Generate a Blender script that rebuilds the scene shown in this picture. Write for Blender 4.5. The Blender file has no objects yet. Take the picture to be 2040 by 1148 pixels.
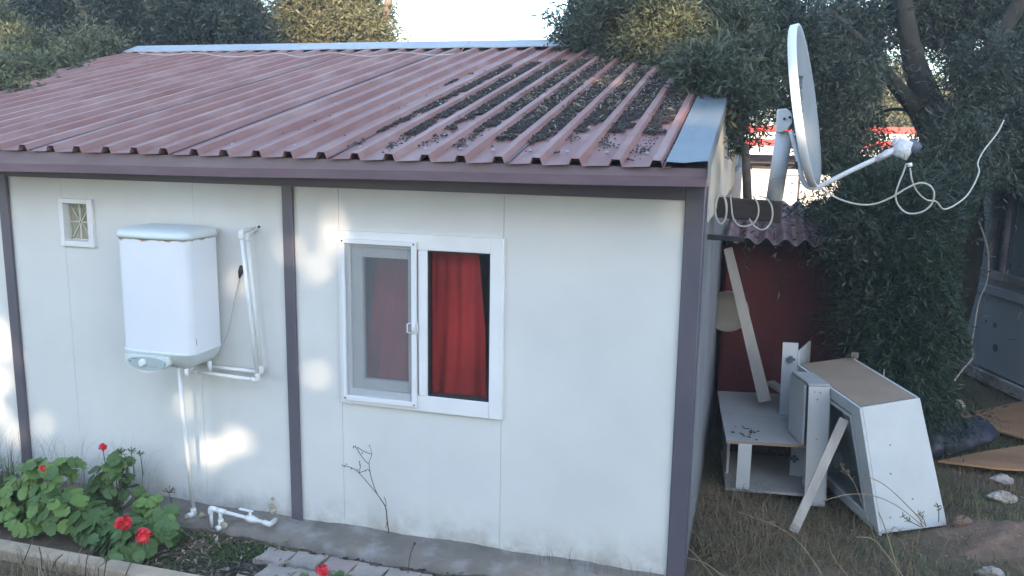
import bpy, math, random
import numpy as np
from mathutils import Vector, Matrix
random.seed(7); rng = np.random.default_rng(7)
sc = bpy.context.scene
col = sc.collection
R_ = math.radians
# ------------------------------------------------------------------ camera
YAW, PIT, ROL, FPX = .281, .177, .016, 1702.98
CAM = Vector((.376, -4.557, 2.446))
_s, _c = math.sin(YAW), math.cos(YAW)
FW = Vector((-_s*math.cos(PIT), _c*math.cos(PIT), -math.sin(PIT)))
_r = Vector((_c, _s, 0)); _u = _r.cross(FW)
RT = _r*math.cos(ROL)+_u*math.sin(ROL); UP = -_r*math.sin(ROL)+_u*math.cos(ROL)
cd = bpy.data.cameras.new('camera'); cam = bpy.data.objects.new('camera', cd); col.objects.link(cam)
M4 = Matrix.Identity(4)
for i in range(3):
    M4[i][0] = RT[i]; M4[i][1] = UP[i]; M4[i][2] = -FW[i]; M4[i][3] = CAM[i]
cam.matrix_world = M4
cd.sensor_width = 36; cd.lens = FPX/2040*36; cd.clip_start = .05; cd.clip_end = 900
sc.camera = cam
# ------------------------------------------------------------------ light
SUN_A, SUN_E = R_(20), R_(13)          # low sun behind the viewer, a little to the right
SUN = Vector((math.sin(SUN_A)*math.cos(SUN_E), -math.cos(SUN_A)*math.cos(SUN_E), math.sin(SUN_E)))
w = bpy.data.worlds.new('World'); sc.world = w; w.use_nodes = True
nt = w.node_tree; nt.nodes.clear()
sky = nt.nodes.new('ShaderNodeTexSky'); sky.sky_type = 'NISHITA'; sky.sun_disc = False
sky.sun_elevation = SUN_E; sky.sun_rotation = math.pi-SUN_A
sky.air_density = 1.0; sky.dust_density = 1.2; sky.ozone_density = 2.0
bg = nt.nodes.new('ShaderNodeBackground'); bg.inputs[1].default_value = .15
wo = nt.nodes.new('ShaderNodeOutputWorld')
nt.links.new(sky.outputs[0], bg.inputs[0]); nt.links.new(bg.outputs[0], wo.inputs[0])
sl = bpy.data.lights.new('sun', 'SUN'); sl.energy = 2.0; sl.angle = R_(.5); sl.color = (1, .80, .58)
so = bpy.data.objects.new('sun', sl); col.objects.link(so); so.rotation_euler = SUN.to_track_quat('Z', 'Y').to_euler()
sc.view_settings.view_transform = 'Standard'; sc.view_settings.look = 'None'
sc.view_settings.exposure = 2.6; sc.view_settings.gamma = 1

# ------------------------------------------------------------------ helpers
def ray(px, py): return FW + RT*((px-1020)/FPX) - UP*((py-574)/FPX)
def at(px, py, x=None, y=None, z=None, d=None):
    """point of the place seen at a photograph pixel, on a plane of the place"""
    v = ray(px, py)
    if x is not None: t = (x-CAM.x)/v.x
    elif y is not None: t = (y-CAM.y)/v.y
    elif z is not None: t = (z-CAM.z)/v.z
    else: t = d
    return CAM+v*t
def at_plane(px, py, p0, n):
    v = ray(px, py); t = (Vector(p0)-CAM).dot(n)/v.dot(n); return CAM+v*t

ORG = {}
def tag(o, label=None, cat=None, group=None, kind=None):
    if label: o['label'] = label
    if cat: o['category'] = cat
    if group: o['group'] = group
    if kind: o['kind'] = kind
    return o
def thing(name, label, cat, loc=(0, 0, 0), group=None):
    o = bpy.data.objects.new(name, None); col.objects.link(o); o.location = loc
    o.empty_display_size = .1; ORG[o.name] = Vector(loc)
    return tag(o, label, cat, group)
def link_mesh(name, me, parent=None, loc=None):
    o = bpy.data.objects.new(name, me); col.objects.link(o)
    if parent is not None:
        o.parent = parent; org = ORG[parent.name]
        if loc is None:
            me.transform(Matrix.Translation(-org)); ORG[o.name] = org
        else:
            o.location = Vector(loc)-org; ORG[o.name] = Vector(loc)
    elif loc is not None:
        o.location = loc; ORG[o.name] = Vector(loc)
    else: ORG[o.name] = Vector((0, 0, 0))
    return o
class MB:
    def __init__(s): s.v = []; s.f = []
    def add(s, vs, fs):
        n = len(s.v); s.v += [tuple(p) for p in vs]; s.f += [tuple(i+n for i in f) for f in fs]; return s
    def box(s, x0, x1, y0, y1, z0, z1):
        vs = [(x, y, z) for z in (z0, z1) for y in (y0, y1) for x in (x0, x1)]
        return s.hexa([vs[0], vs[1], vs[3], vs[2], vs[4], vs[5], vs[7], vs[6]])
    def hexa(s, p):   # bottom ring 0-3, top ring 4-7
        return s.add(p, [(0, 3, 2, 1), (4, 5, 6, 7), (0, 1, 5, 4), (1, 2, 6, 5), (2, 3, 7, 6), (3, 0, 4, 7)])
    def slab(s, a, b, c, d, t):   # quad + thickness vector
        t = Vector(t); q = [Vector(p) for p in (a, b, c, d)]
        return s.hexa(q+[p+t for p in q])
    def bar(s, a, b, w, h, upv=(0, 0, 1), w2=None):
        a = Vector(a); b = Vector(b); d = (b-a).normalized(); sd = d.cross(Vector(upv)).normalized(); u = sd.cross(d)
        w2 = w if w2 is None else w2
        p = []
        for q, ww in ((a, w), (b, w2)):
            p += [q-sd*ww/2-u*h/2, q+sd*ww/2-u*h/2, q+sd*ww/2+u*h/2, q-sd*ww/2+u*h/2]
        return s.hexa(p)
    def tube(s, pts, r, n=8, caps=True, smooth=0):
        P = [Vector(p) for p in pts]
        rs = list(r) if isinstance(r, (list, tuple)) else [r]*len(P)
        if smooth:
            Q = []; RR = []
            for i in range(len(P)-1):
                p0 = P[max(i-1, 0)]; p1 = P[i]; p2 = P[i+1]; p3 = P[min(i+2, len(P)-1)]
                for k in range(smooth):
                    t = k/smooth
                    Q.append(.5*((2*p1)+(p2-p0)*t+(2*p0-5*p1+4*p2-p3)*t*t+(3*p1-p0-3*p2+p3)*t**3)); RR.append(rs[i]*(1-t)+rs[i+1]*t)
            Q.append(P[-1]); RR.append(rs[-1]); P, rs = Q, RR
        base = len(s.v); ref = None
        for i, p in enumerate(P):
            d = (P[min(i+1, len(P)-1)]-P[max(i-1, 0)]).normalized()
            if ref is None:
                ref = Vector((0, 0, 1)) if abs(d.z) < .9 else Vector((1, 0, 0))
            a = (ref-d*ref.dot(d))
            if a.length < 1e-4: a = d.orthogonal()
            a.normalize(); ref = a; b = d.cross(a)
            for k in range(n):
                t = 2*math.pi*k/n; s.v.append(tuple(p+(a*math.cos(t)+b*math.sin(t))*rs[i]))
        for i in range(len(P)-1):
            for k in range(n):
                A = base+i*n+k; B = base+i*n+(k+1) % n; s.f.append((A, B, B+n, A+n))
        if caps:
            s.f.append(tuple(base+k for k in range(n))[::-1]); s.f.append(tuple(base+(len(P)-1)*n+k for k in range(n)))
        return s
    def prism(s, poly, t):   # polygon of Vectors extruded by t
        n = len(poly); P = [Vector(p) for p in poly]; t = Vector(t)
        s.add(P+[p+t for p in P], [tuple(range(n))[::-1], tuple(range(n, 2*n))]+[(i, (i+1) % n, (i+1) % n+n, i+n) for i in range(n)])
        return s
    def build(s, name, mat, parent=None, smooth=False, bevel=0, loc=None, seg=2):
        me = bpy.data.meshes.new(name)
        me.from_pydata(s.v, [], s.f); me.materials.append(mat); me.update()
        if smooth: me.shade_smooth()
        o = link_mesh(name, me, parent, loc)
        if bevel:
            b = o.modifiers.new('bevel', 'BEVEL'); b.width = bevel; b.segments = seg; b.limit_method = 'ANGLE'; b.angle_limit = R_(40)
            me.shade_smooth()
            try:
                me.set_sharp_from_angle(angle=R_(35))
            except Exception: pass
        return o
def fast_mesh(name, V, F, mat):
    """numpy verts (n,3), faces (m,k) -> mesh"""
    me = bpy.data.meshes.new(name); V = np.asarray(V, np.float32); F = np.asarray(F, np.int32)
    me.vertices.add(len(V)); me.vertices.foreach_set('co', V.ravel())
    k = F.shape[1]; me.loops.add(F.size); me.loops.foreach_set('vertex_index', F.ravel())
    me.polygons.add(len(F)); me.polygons.foreach_set('loop_start', np.arange(0, F.size, k, dtype=np.int32))
    try: me.polygons.foreach_set('loop_total', np.full(len(F), k, np.int32))
    except Exception: pass
    me.materials.append(mat); me.update(calc_edges=True); return me

# ------------------------------------------------------------------ materials
def mat(name, c, rough=.6, c2=None, scale=3, detail=5, contrast=(.35, .65), bump=0, bscale=40, metal=0, stretch=(1, 1, 1), spec=.5, island=0, transl=0, coat=0, c3=None, s3=1):
    m = bpy.data.materials.new(name); m.use_nodes = True; t = m.node_tree; N = t.nodes; L = t.links
    b = N['Principled BSDF']; b.inputs['Roughness'].default_value = rough; b.inputs['Metallic'].default_value = metal
    b.inputs['Specular IOR Level'].default_value = spec
    if coat: b.inputs['Coat Weight'].default_value = coat; b.inputs['Coat Roughness'].default_value = .15
    tc = N.new('ShaderNodeTexCoord'); mp = N.new('ShaderNodeMapping'); mp.inputs['Scale'].default_value = stretch
    L.new(tc.outputs['Object'], mp.inputs[0])
    out = None
    def rgb(v):
        n = N.new('ShaderNodeRGB'); n.outputs[0].default_value = (*v, 1); return n.outputs[0]
    out = rgb(c)
    def layer(out, cc, scl, con, det):
        no = N.new('ShaderNodeTexNoise'); no.inputs['Scale'].default_value = scl; no.inputs['Detail'].default_value = det
        no.inputs['Roughness'].default_value = .6
        L.new(mp.outputs[0], no.inputs[0]); mr = N.new('ShaderNodeMapRange'); mr.inputs[1].default_value = con[0]; mr.inputs[2].default_value = con[1]
        L.new(no.outputs[0], mr.inputs[0]); mx = N.new('ShaderNodeMix'); mx.data_type = 'RGBA'
        L.new(mr.outputs[0], mx.inputs[0]); L.new(out, mx.inputs[6]); mx.inputs[7].default_value = (*cc, 1); return mx.outputs[2]
    if c2: out = layer(out, c2, scale, contrast, detail)
    if c3: out = layer(out, c3, s3, (.5, .75), 4)
    if island:
        g = N.new('ShaderNodeNewGeometry'); hs = N.new('ShaderNodeHueSaturation')
        mr = N.new('ShaderNodeMapRange'); mr.inputs[3].default_value = 1-island; mr.inputs[4].default_value = 1+island
        L.new(g.outputs['Random Per Island'], mr.inputs[0]); L.new(mr.outputs[0], hs.inputs['Value'])
        mr2 = N.new('ShaderNodeMapRange'); mr2.inputs[3].default_value = .5-.04*island; mr2.inputs[4].default_value = .5+.02*island
        ml = N.new('ShaderNodeMath'); ml.operation = 'FRACT'; mm = N.new('ShaderNodeMath'); mm.operation = 'MULTIPLY'; mm.inputs[1].default_value = 17.3
        L.new(g.outputs['Random Per Island'], mm.inputs[0]); L.new(mm.outputs[0], ml.inputs[0]); L.new(ml.outputs[0], mr2.inputs[0]); L.new(mr2.outputs[0], hs.inputs['Hue'])
        L.new(out, hs.inputs['Color']); out = hs.outputs[0]
    L.new(out, b.inputs['Base Color'])
    if bump:
        no = N.new('ShaderNodeTexNoise'); no.inputs['Scale'].default_value = bscale; no.inputs['Detail'].default_value = 6
        L.new(mp.outputs[0], no.inputs[0]); bp = N.new('ShaderNodeBump'); bp.inputs['Strength'].default_value = bump; bp.inputs['Distance'].default_value = .02
        L.new(no.outputs[0], bp.inputs['Height']); L.new(bp.outputs[0], b.inputs['Normal'])
    if transl:
        tr = N.new('ShaderNodeBsdfTranslucent'); L.new(out, tr.inputs[0]); ms = N.new('ShaderNodeMixShader'); ms.inputs[0].default_value = transl
        L.new(b.outputs[0], ms.inputs[1]); L.new(tr.outputs[0], ms.inputs[2]); L.new(ms.outputs[0], N['Material Output'].inputs[0])
    return m
WALL = mat('wall_paint', (.69, .70, .68), .45, (.62, .63, .62), 1.3, 4, bump=.02, bscale=90)
def wall_dirt(m):
    N = m.node_tree.nodes; L = m.node_tree.links; b = N['Principled BSDF']; src = b.inputs['Base Color'].links[0].from_socket
    tc = N.new('ShaderNodeTexCoord'); sx = N.new('ShaderNodeSeparateXYZ'); L.new(tc.outputs['Object'], sx.inputs[0])
    no = N.new('ShaderNodeTexNoise'); no.inputs['Scale'].default_value = 7; no.inputs['Detail'].default_value = 8; no.inputs['Roughness'].default_value = .7; L.new(tc.outputs['Object'], no.inputs[0])
    mr = N.new('ShaderNodeMapRange'); mr.inputs[1].default_value = .32; mr.inputs[2].default_value = 0; L.new(sx.outputs[2], mr.inputs[0])
    pw = N.new('ShaderNodeMath'); pw.operation = 'POWER'; pw.inputs[1].default_value = 2; L.new(mr.outputs[0], pw.inputs[0])
    m2 = N.new('ShaderNodeMapRange'); m2.inputs[1].default_value = .32; m2.inputs[2].default_value = .62; L.new(no.outputs[0], m2.inputs[0])
    mu = N.new('ShaderNodeMath'); mu.operation = 'MULTIPLY'; L.new(pw.outputs[0], mu.inputs[0]); L.new(m2.outputs[0], mu.inputs[1])
    mp = N.new('ShaderNodeMapping'); mp.inputs['Scale'].default_value = (9, 9, .35); L.new(tc.outputs['Object'], mp.inputs[0])
    n2 = N.new('ShaderNodeTexNoise'); n2.inputs['Scale'].default_value = 1.6; n2.inputs['Detail'].default_value = 5; L.new(mp.outputs[0], n2.inputs[0])
    m3 = N.new('ShaderNodeMapRange'); m3.inputs[1].default_value = .5; m3.inputs[2].default_value = .85; m3.inputs[4].default_value = .035; L.new(n2.outputs[0], m3.inputs[0])
    ad = N.new('ShaderNodeMath'); ad.operation = 'ADD'; ad.use_clamp = True; L.new(mu.outputs[0], ad.inputs[0]); L.new(m3.outputs[0], ad.inputs[1])
    mx = N.new('ShaderNodeMix'); mx.data_type = 'RGBA'; L.new(ad.outputs[0], mx.inputs[0]); L.new(src, mx.inputs[6]); mx.inputs[7].default_value = (.36, .34, .30, 1); L.new(mx.outputs[2], b.inputs['Base Color'])
wall_dirt(WALL)
WALLG = mat('gable_paint', (.62, .58, .50), .5, (.5, .46, .4), 3, 5)
STEEL = mat('mauve_steel', (.092, .088, .112), .42, (.12, .108, .13), 2.5, 6, stretch=(1, 1, .5), bump=.03, bscale=60)
FASCIA = mat('fascia_steel', (.15, .10, .125), .42, (.19, .135, .155), 3, 6, (.4, .7), bump=.05, bscale=14, stretch=(.6, 1, 3))
ROOF = mat('faded_roof_sheet', (.275, .142, .122), .58, (.35, .222, .20), 3.2, 9, (.44, .66), bump=.06, bscale=25, stretch=(2.2, .45, 1), c3=(.23, .10, .08), s3=2.1, spec=.3)
CAPM = mat('ridge_sheet', (.34, .37, .39), .45, (.29, .31, .33), 2, 5, bump=.04, bscale=10)
FLASH = mat('grey_flashing', (.17, .20, .215), .45, (.13, .15, .165), 3.5, 6, (.4, .75), bump=.08, bscale=9)
DARK = mat('dark_void', (.02, .02, .022), .9)
PVC = mat('white_pvc', (.78, .79, .79), .3, (.7, .71, .7), 5)
UPVC = mat('window_pvc', (.80, .81, .82), .3, (.74, .75, .76), 4)
GREYP = mat('sash_grey', (.55, .56, .55), .4, (.48, .5, .5), 4)
ALU = mat('white_aluminium', (.76, .78, .80), .35)
CREAM = mat('cream_plastic', (.55, .54, .44), .5)
CONC = mat('apron_concrete', (.225, .195, .165), .9, (.14, .125, .11), 2.2, 8, (.38, .66), bump=.5, bscale=22, c3=(.31, .30, .29), s3=5)
PAVE = mat('paver_concrete', (.40, .355, .32), .9, (.27, .24, .215), 6, 8, bump=.4, bscale=60)
PAVEP = mat('paver_pink', (.38, .28, .26), .9, (.27, .22, .21), 6, 8, bump=.4, bscale=60)
KERB = mat('kerb_stone', (.54, .43, .31), .9, (.34, .27, .20), 4, 8, bump=.4, bscale=30)
HEAT = None
RED = mat('red_shed_paint', (.115, .012, .012), .65, (.085, .012, .013), 2.5, 6)
TILE = mat('pink_tile_sheet', (.27, .15, .15), .6, (.16, .09, .09), 4, 7, bump=.2, bscale=30)
BEAM = mat('old_beam', (.045, .034, .028), .85, (.025, .02, .018), 5, 8, bump=.4, bscale=30, stretch=(.3, 1, 1))
WOOD = mat('weathered_plank', (.42, .39, .35), .8, (.3, .28, .26), 6, 8, bump=.3, bscale=25, stretch=(1, 1, .2))
MDF = mat('hardboard', (.31, .225, .16), .75, (.24, .18, .13), 3, 6)
MELA = mat('white_melamine', (.52, .545, .56), .5, (.45, .475, .49), 2.5, 5)
MELAD = mat('dirty_melamine', (.36, .36, .35), .6, (.32, .32, .31), 3.5, 7, (.4, .6))
PLY = mat('orange_plywood', (.36, .20, .10), .85, (.25, .14, .075), 5, 7, stretch=(.3, 1, 1), bump=.15, bscale=30)
NAVY = mat('navy_tarpaulin', (.018, .026, .05), .5, (.035, .04, .06), 8, 6, bump=.6, bscale=12)
GREYW = mat('grey_cabin_panel', (.33, .36, .40), .6, (.28, .31, .35), 1.2, 6)
TRIM = mat('muddy_trim', (.38, .35, .34), .8, (.2, .16, .15), 3, 6, (.45, .6))
ROCK = mat('limestone', (.42, .38, .33), .95, (.20, .165, .13), 9, 9, (.42, .62), bump=1, bscale=20)
PLAST = mat('cable_plastic', (.46, .44, .40), .5)
BLACKP = mat('dark_plastic', (.02, .02, .025), .5)
DISH = mat('dish_paint', (.205, .215, .225), .5, (.17, .18, .19), 5, 6)
DISHB = mat('dish_rim_paint', (.70, .73, .76), .42)
TAPE = mat('white_tape', (.74, .76, .78), .4, (.6, .62, .66), 12, bump=.8, bscale=45)
NAVYP = mat('blue_grey_plastic', (.10, .12, .17), .5)
BARK = mat('olive_bark', (.045, .04, .034), .95, (.022, .02, .017), 7, 8, bump=1, bscale=18, stretch=(1, 1, .3))
BARKL = mat('pale_bark', (.26, .19, .14), .9, (.16, .12, .09), 7, 8, bump=.6, bscale=18)
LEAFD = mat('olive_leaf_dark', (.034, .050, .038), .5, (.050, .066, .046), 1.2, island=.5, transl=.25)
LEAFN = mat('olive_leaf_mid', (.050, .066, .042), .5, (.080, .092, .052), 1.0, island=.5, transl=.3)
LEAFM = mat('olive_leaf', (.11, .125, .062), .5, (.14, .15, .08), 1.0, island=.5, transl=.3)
LEAFY = mat('yellow_leaf', (.20, .19, .085), .55, (.16, .16, .08), 1.0, island=.45, transl=.35)
LEAFG = mat('shoot_leaf', (.030, .052, .032), .55, island=.5, transl=.25)
GERA = mat('geranium_leaf', (.080, .155, .050), .6, (.10, .18, .055), 7, island=.25, transl=.2)
GERAY = mat('geranium_leaf_bright', (.14, .25, .06), .6, (.17, .28, .075), 7, island=.2, transl=.25)
PETAL = mat('geranium_petal', (.72, .025, .03), .55, (.85, .06, .06), 30, island=.25, transl=.2)
STEM = mat('green_stem', (.10, .12, .05), .7)
DRY = mat('dry_stalk', (.30, .23, .14), .85, (.2, .15, .09), 8, island=.3)
DRYD = mat('brown_stalk', (.10, .07, .045), .85, (.06, .045, .03), 8, island=.3)
GRASS = mat('green_grass', (.08, .125, .035), .7, (.055, .10, .025), 2, island=.4, transl=.2)
STRAW = mat('straw_grass', (.27, .20, .11), .8, (.18, .14, .08), 2, island=.4, transl=.15)
LITTER = mat('dead_leaf', (.28, .23, .17), .8, (.15, .12, .08), 6, island=.6)
MUCK = mat('roof_dirt', (.030, .026, .024), .9, (.05, .042, .036), 14, island=.4)
RUSTM = mat('foam_sealant', (.52, .46, .36), .9, (.34, .27, .18), 30, bump=.6, bscale=40)
CURT = mat('red_curtain', (.66, .045, .04), .8, (.45, .03, .03), 3, transl=.2)
SHOPW = mat('shop_wall', (.80, .78, .72), .8)
SHOPR = mat('shop_red', (.70, .06, .05), .6)
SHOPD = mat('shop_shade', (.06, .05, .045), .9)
INK = mat('print_ink', (.05, .055, .09), .6)
STONE = mat('pebble', (.32, .27, .22), .9, (.2, .17, .14), 15, island=.3)

def ground_mat():
    m = mat('garden_soil', (.155, .108, .068), .95, (.095, .070, .045), 1.6, 9, (.35, .65), bump=.9, bscale=9, c3=(.105, .095, .045), s3=.9)
    return m
GROUND = ground_mat()
SOILR = mat('red_soil', (.27, .165, .11), .95, (.18, .12, .085), 6, 9, bump=.9, bscale=20)
def glass_mat():
    m = bpy.data.materials.new('window_glass'); m.use_nodes = True; t = m.node_tree; N = t.nodes; L = t.links
    N.remove(N['Principled BSDF'])
    g = N.new('ShaderNodeBsdfGlossy'); g.inputs['Roughness'].default_value = .03
    tr = N.new('ShaderNodeBsdfTransparent'); tr.inputs[0].default_value = (.94, .95, .95, 1)
    fr = N.new('ShaderNodeLayerWeight'); fr.inputs[0].default_value = .5; mx = N.new('ShaderNodeMixShader')
    pw = N.new('ShaderNodeMath'); pw.operation = 'POWER'; pw.inputs[1].default_value = 4; ma = N.new('ShaderNodeMath'); ma.operation = 'MULTIPLY_ADD'; ma.inputs[1].default_value = .6; ma.inputs[2].default_value = .05
    L.new(fr.outputs['Facing'], pw.inputs[0]); L.new(pw.outputs[0], ma.inputs[0])
    L.new(ma.outputs[0], mx.inputs[0]); L.new(tr.outputs[0], mx.inputs[1]); L.new(g.outputs[0], mx.inputs[2]); L.new(mx.outputs[0], N['Material Output'].inputs[0])
    return m
GLASS = glass_mat()
def mesh_screen_mat():
    m = bpy.data.materials.new('insect_mesh'); m.use_nodes = True; t = m.node_tree; N = t.nodes; L = t.links
    N.remove(N['Principled BSDF'])
    g = N.new('ShaderNodeBsdfDiffuse'); g.inputs[0].default_value = (.33, .35, .37, 1)
    tr = N.new('ShaderNodeBsdfTransparent'); mx = N.new('ShaderNodeMixShader')
    mx.inputs[0].default_value = .2
    L.new(tr.outputs[0], mx.inputs[1]); L.new(g.outputs[0], mx.inputs[2]); L.new(mx.outputs[0], N['Material Output'].inputs[0])
    return m
SCREEN = mesh_screen_mat()
def heater_mat():
    m = mat('enamel_white', (.80, .83, .87), .22, (.77, .80, .84), 3, coat=.3)
    N = m.node_tree.nodes; L = m.node_tree.links; b = N['Principled BSDF']
    src = b.inputs['Base Color'].links[0].from_socket
    tc = N.new('ShaderNodeTexCoord'); sx = N.new('ShaderNodeSeparateXYZ'); L.new(tc.outputs['Object'], sx.inputs[0])
    no = N.new('ShaderNodeTexNoise'); no.inputs['Scale'].default_value = 16; no.inputs['Detail'].default_value = 6; L.new(tc.outputs['Object'], no.inputs[0])
    # rust line just under the lid (object z = 0 at the lid seam)
    a = N.new('ShaderNodeMath'); a.operation = 'MULTIPLY_ADD'; a.inputs[1].default_value = .060; a.inputs[2].default_value = -.030; L.new(no.outputs[0], a.inputs[0])
    d = N.new('ShaderNodeMath'); d.operation = 'ADD'; L.new(sx.outputs[2], d.inputs[0]); L.new(a.outputs[0], d.inputs[1])
    mr = N.new('ShaderNodeMapRange'); mr.inputs[1].default_value = -.008; mr.inputs[2].default_value = .004; L.new(d.outputs[0], mr.inputs[0])
    mx = N.new('ShaderNodeMix'); mx.data_type = 'RGBA'; L.new(mr.outputs[0], mx.inputs[0]); L.new(src, mx.inputs[6]); mx.inputs[7].default_value = (.42, .22, .12, 1)
    L.new(mx.outputs[2], b.inputs['Base Color']); return m
HEAT = heater_mat()
PLAS = mat('heater_plastic', (.66, .72, .72), .4)
PLASG = mat('heater_panel', (.42, .49, .49), .4)

# ------------------------------------------------------------------ ground
def sp(n, near, far):
    t = np.linspace(-1, 1, n); return np.sign(t)*(np.abs(t)*near+(far-near)*np.abs(t)**9)
gx = sp(261, 13, 250)-.5; gy = sp(261, 13, 250)+1
GX, GY = np.meshgrid(gx, gy)
def vnoise(x, y, s):
    return (np.sin(x*s*1.7+np.sin(y*s*1.3+1)*1.5)+np.sin(y*s*1.9+np.sin(x*s*1.1+2)*1.5)+np.sin((x+y)*s*2.9+.7)*.6)/2.6
def ground_z(x, y):
    z = -.035+.02*vnoise(x, y, 2.2)+.012*vnoise(x, y, 6.1)
    near = ((x > -7.5) & (x < .3) & (y > -.95) & (y < 9))
    z = np.where(near, -.04+.008*vnoise(x, y, 6), z)
    m = np.exp(-(((x-2.2)/.55)**2+((y-1.0)/.45)**2)); z = z+.09*m
    return z
GZ = ground_z(GX, GY)
n = len(gx); idx = np.arange(n*n).reshape(n, n)
F = np.stack([idx[:-1, :-1], idx[:-1, 1:], idx[1:, 1:], idx[1:, :-1]], -1).reshape(-1, 4)
me = fast_mesh('ground', np.stack([GX, GY, GZ], -1).reshape(-1, 3), F, GROUND); me.shade_smooth()
tag(link_mesh('ground', me), kind='structure')
# red soil heap at the right
def heap(name, cx, cy, rx, ry, h, m):
    V = []; Fs = []; nr, na = 14, 40
    for i in range(nr+1):
        t = i/nr
        for k in range(na):
            a = 2*math.pi*k/na; e = 1+.18*math.sin(3*a+1)+.1*math.sin(7*a)
            x = cx+rx*t*e*math.cos(a); y = cy+ry*t*e*math.sin(a)
            z = float(ground_z(np.array(x), np.array(y)))+h*(1-t*t)**1.5*(1+.3*math.sin(x*23)*math.sin(y*19))+.014*math.sin(x*47+y*31)*(1-t)-.01*t*t*t
            V.append((x, y, z))
    for i in range(nr):
        for k in range(na): Fs.append((i*na+k, i*na+(k+1) % na, (i+1)*na+(k+1) % na, (i+1)*na+k))
    mb = MB(); mb.add(V, Fs); return tag(mb.build(name, m, smooth=True), kind='structure')
heap('soil_heap', 2.05, 1.05, .52, .36, .07, SOILR)
# concrete apron along the facade
mb = MB(); xs = np.linspace(-5.2, -.02, 90); top = []; bot = []
for x in xs:
    e = np.interp(x, [-5.2, -2.6, -2.3, -1.75, -1.4, -.9, -.6, .35], [-.2, -.24, -.275, -.295, -.30, -.215, -.165, -.14])+.012*math.sin(x*17)+.008*math.sin(x*41)
    zt = .004+.006*math.sin(x*9)
    top.append((x, .06, zt+.012)); bot.append((x, e, zt-.008))
V = []; Fs = []
for i in range(len(xs)):
    t, b = top[i], bot[i]
    V += [t, (t[0], (t[1]+b[1])/2, (t[2]+b[2])/2+.004*math.sin(i*2.1)), b, (b[0], b[1]-.02, -.07)]
for i in range(len(xs)-1):
    for k in range(3): A = i*4+k; Fs.append((A, A+1, A+5, A+4))
mb.add(V, Fs); tag(mb.build('concrete_apron', CONC, smooth=True), kind='structure')

# ------------------------------------------------------------------ cabin
RX0 = -3.948; PITCH = .2
YE, ZE, YR = -.348, 2.308, 4.041; SL = (3.291-2.308)/(YR-YE)
def rz(y): return ZE+SL*(y-YE)
cabin = thing('prefab_cabin', 'low prefabricated cabin with cream wall panels, mauve steel posts and faded red ribbed metal roof', 'cabin', (-3, 0, 0))
XL = -6.95
seams = [-6.95, -6.01, -5.01, -4.01, -3.01, -2.012, -.992, -.003]
WZ0, WZ1 = .90, 1.80
WX0, WX1 = -1.93, -1.04
G = .0010
def panel(x0, x1, z0, z1, hole=None):
    mb = MB()
    if hole is None: mb.box(x0+G, x1-G, 0, .05, z0, z1)
    else:
        a, b, c, d = hole
        mb.box(x0+G, a, 0, .05, z0, z1); mb.box(b, x1-G, 0, .05, z0, z1); mb.box(a, b, 0, .05, z0, c); mb.box(a, b, 0, .05, d, z1)
    return mb.build('wall_panel', WALL, cabin)
for i in range(len(seams)-1):
    x0, x1 = seams[i], seams[i+1]
    if i == 5:
        panel(x0, x1, 0, WZ0-.02); panel(x0, x1, WZ1+.02, 2.3)
        MB().box(x0+G, WX0, 0, .05, WZ0-.0205, WZ1+.0205).build('wall_panel', WALL, cabin); MB().box(WX1, x1-G, 0, .05, WZ0-.0205, WZ1+.0205).build('wall_panel', WALL, cabin)
    elif i == 3: panel(x0, x1, 0, 2.3, (-3.995, -3.80, 1.715, 1.962))
    else: panel(x0, x1, 0, 2.3)
# dark seam backing
MB().box(XL, -2.1, .052, .06, 0, WZ0).box(XL, -4.1, .052, .06, WZ0, 2.3).build('wall_core', mat('panel_core', (.3, .3, .3), .8), cabin)
# structural posts and header
for (a, b) in ((-4.51, -4.437), (-2.375, -2.305)):
    MB().box(a, b, -.024, .0, -.02, 2.14).build('wall_post', STEEL, cabin, bevel=.004)
MB().box(-.001, .099, -.022, .125, -.03, 2.20).build('corner_post', STEEL, cabin, bevel=.005)
MB().box(XL, -.001, -.02, -.001, 2.125, 2.30).build('header_beam', STEEL, cabin)
# fascia gutter board
mb = MB()
fx = np.linspace(XL-.1, .118, 40)
V = []; Fs = []
for i, x in enumerate(fx):
    zb = np.interp(x, [XL, -4.1, .1], [2.172, 2.176, 2.215])
    zb0 = zb+.002*math.sin(x*3); wv = .002*math.sin(x*5.3)
    V += [(x, -.30+.05, zb0), (x, -.335+wv, zb0), (x, -.34+wv, zb0+.05), (x, -.335, ZE-.006), (x, -.25, ZE+.012)]
for i in range(len(fx)-1):
    for k in range(4): A = i*5+k; Fs.append((A, A+5, A+6, A+1))
mb.add(V, Fs); mb.box(.116, .12, -.337, -.02, 2.21, 2.335)
mb.build('fascia', FASCIA, cabin)
MB().box(XL, .11, -.30, .0, 2.255, 2.262).build('soffit', STEEL, cabin)
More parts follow.
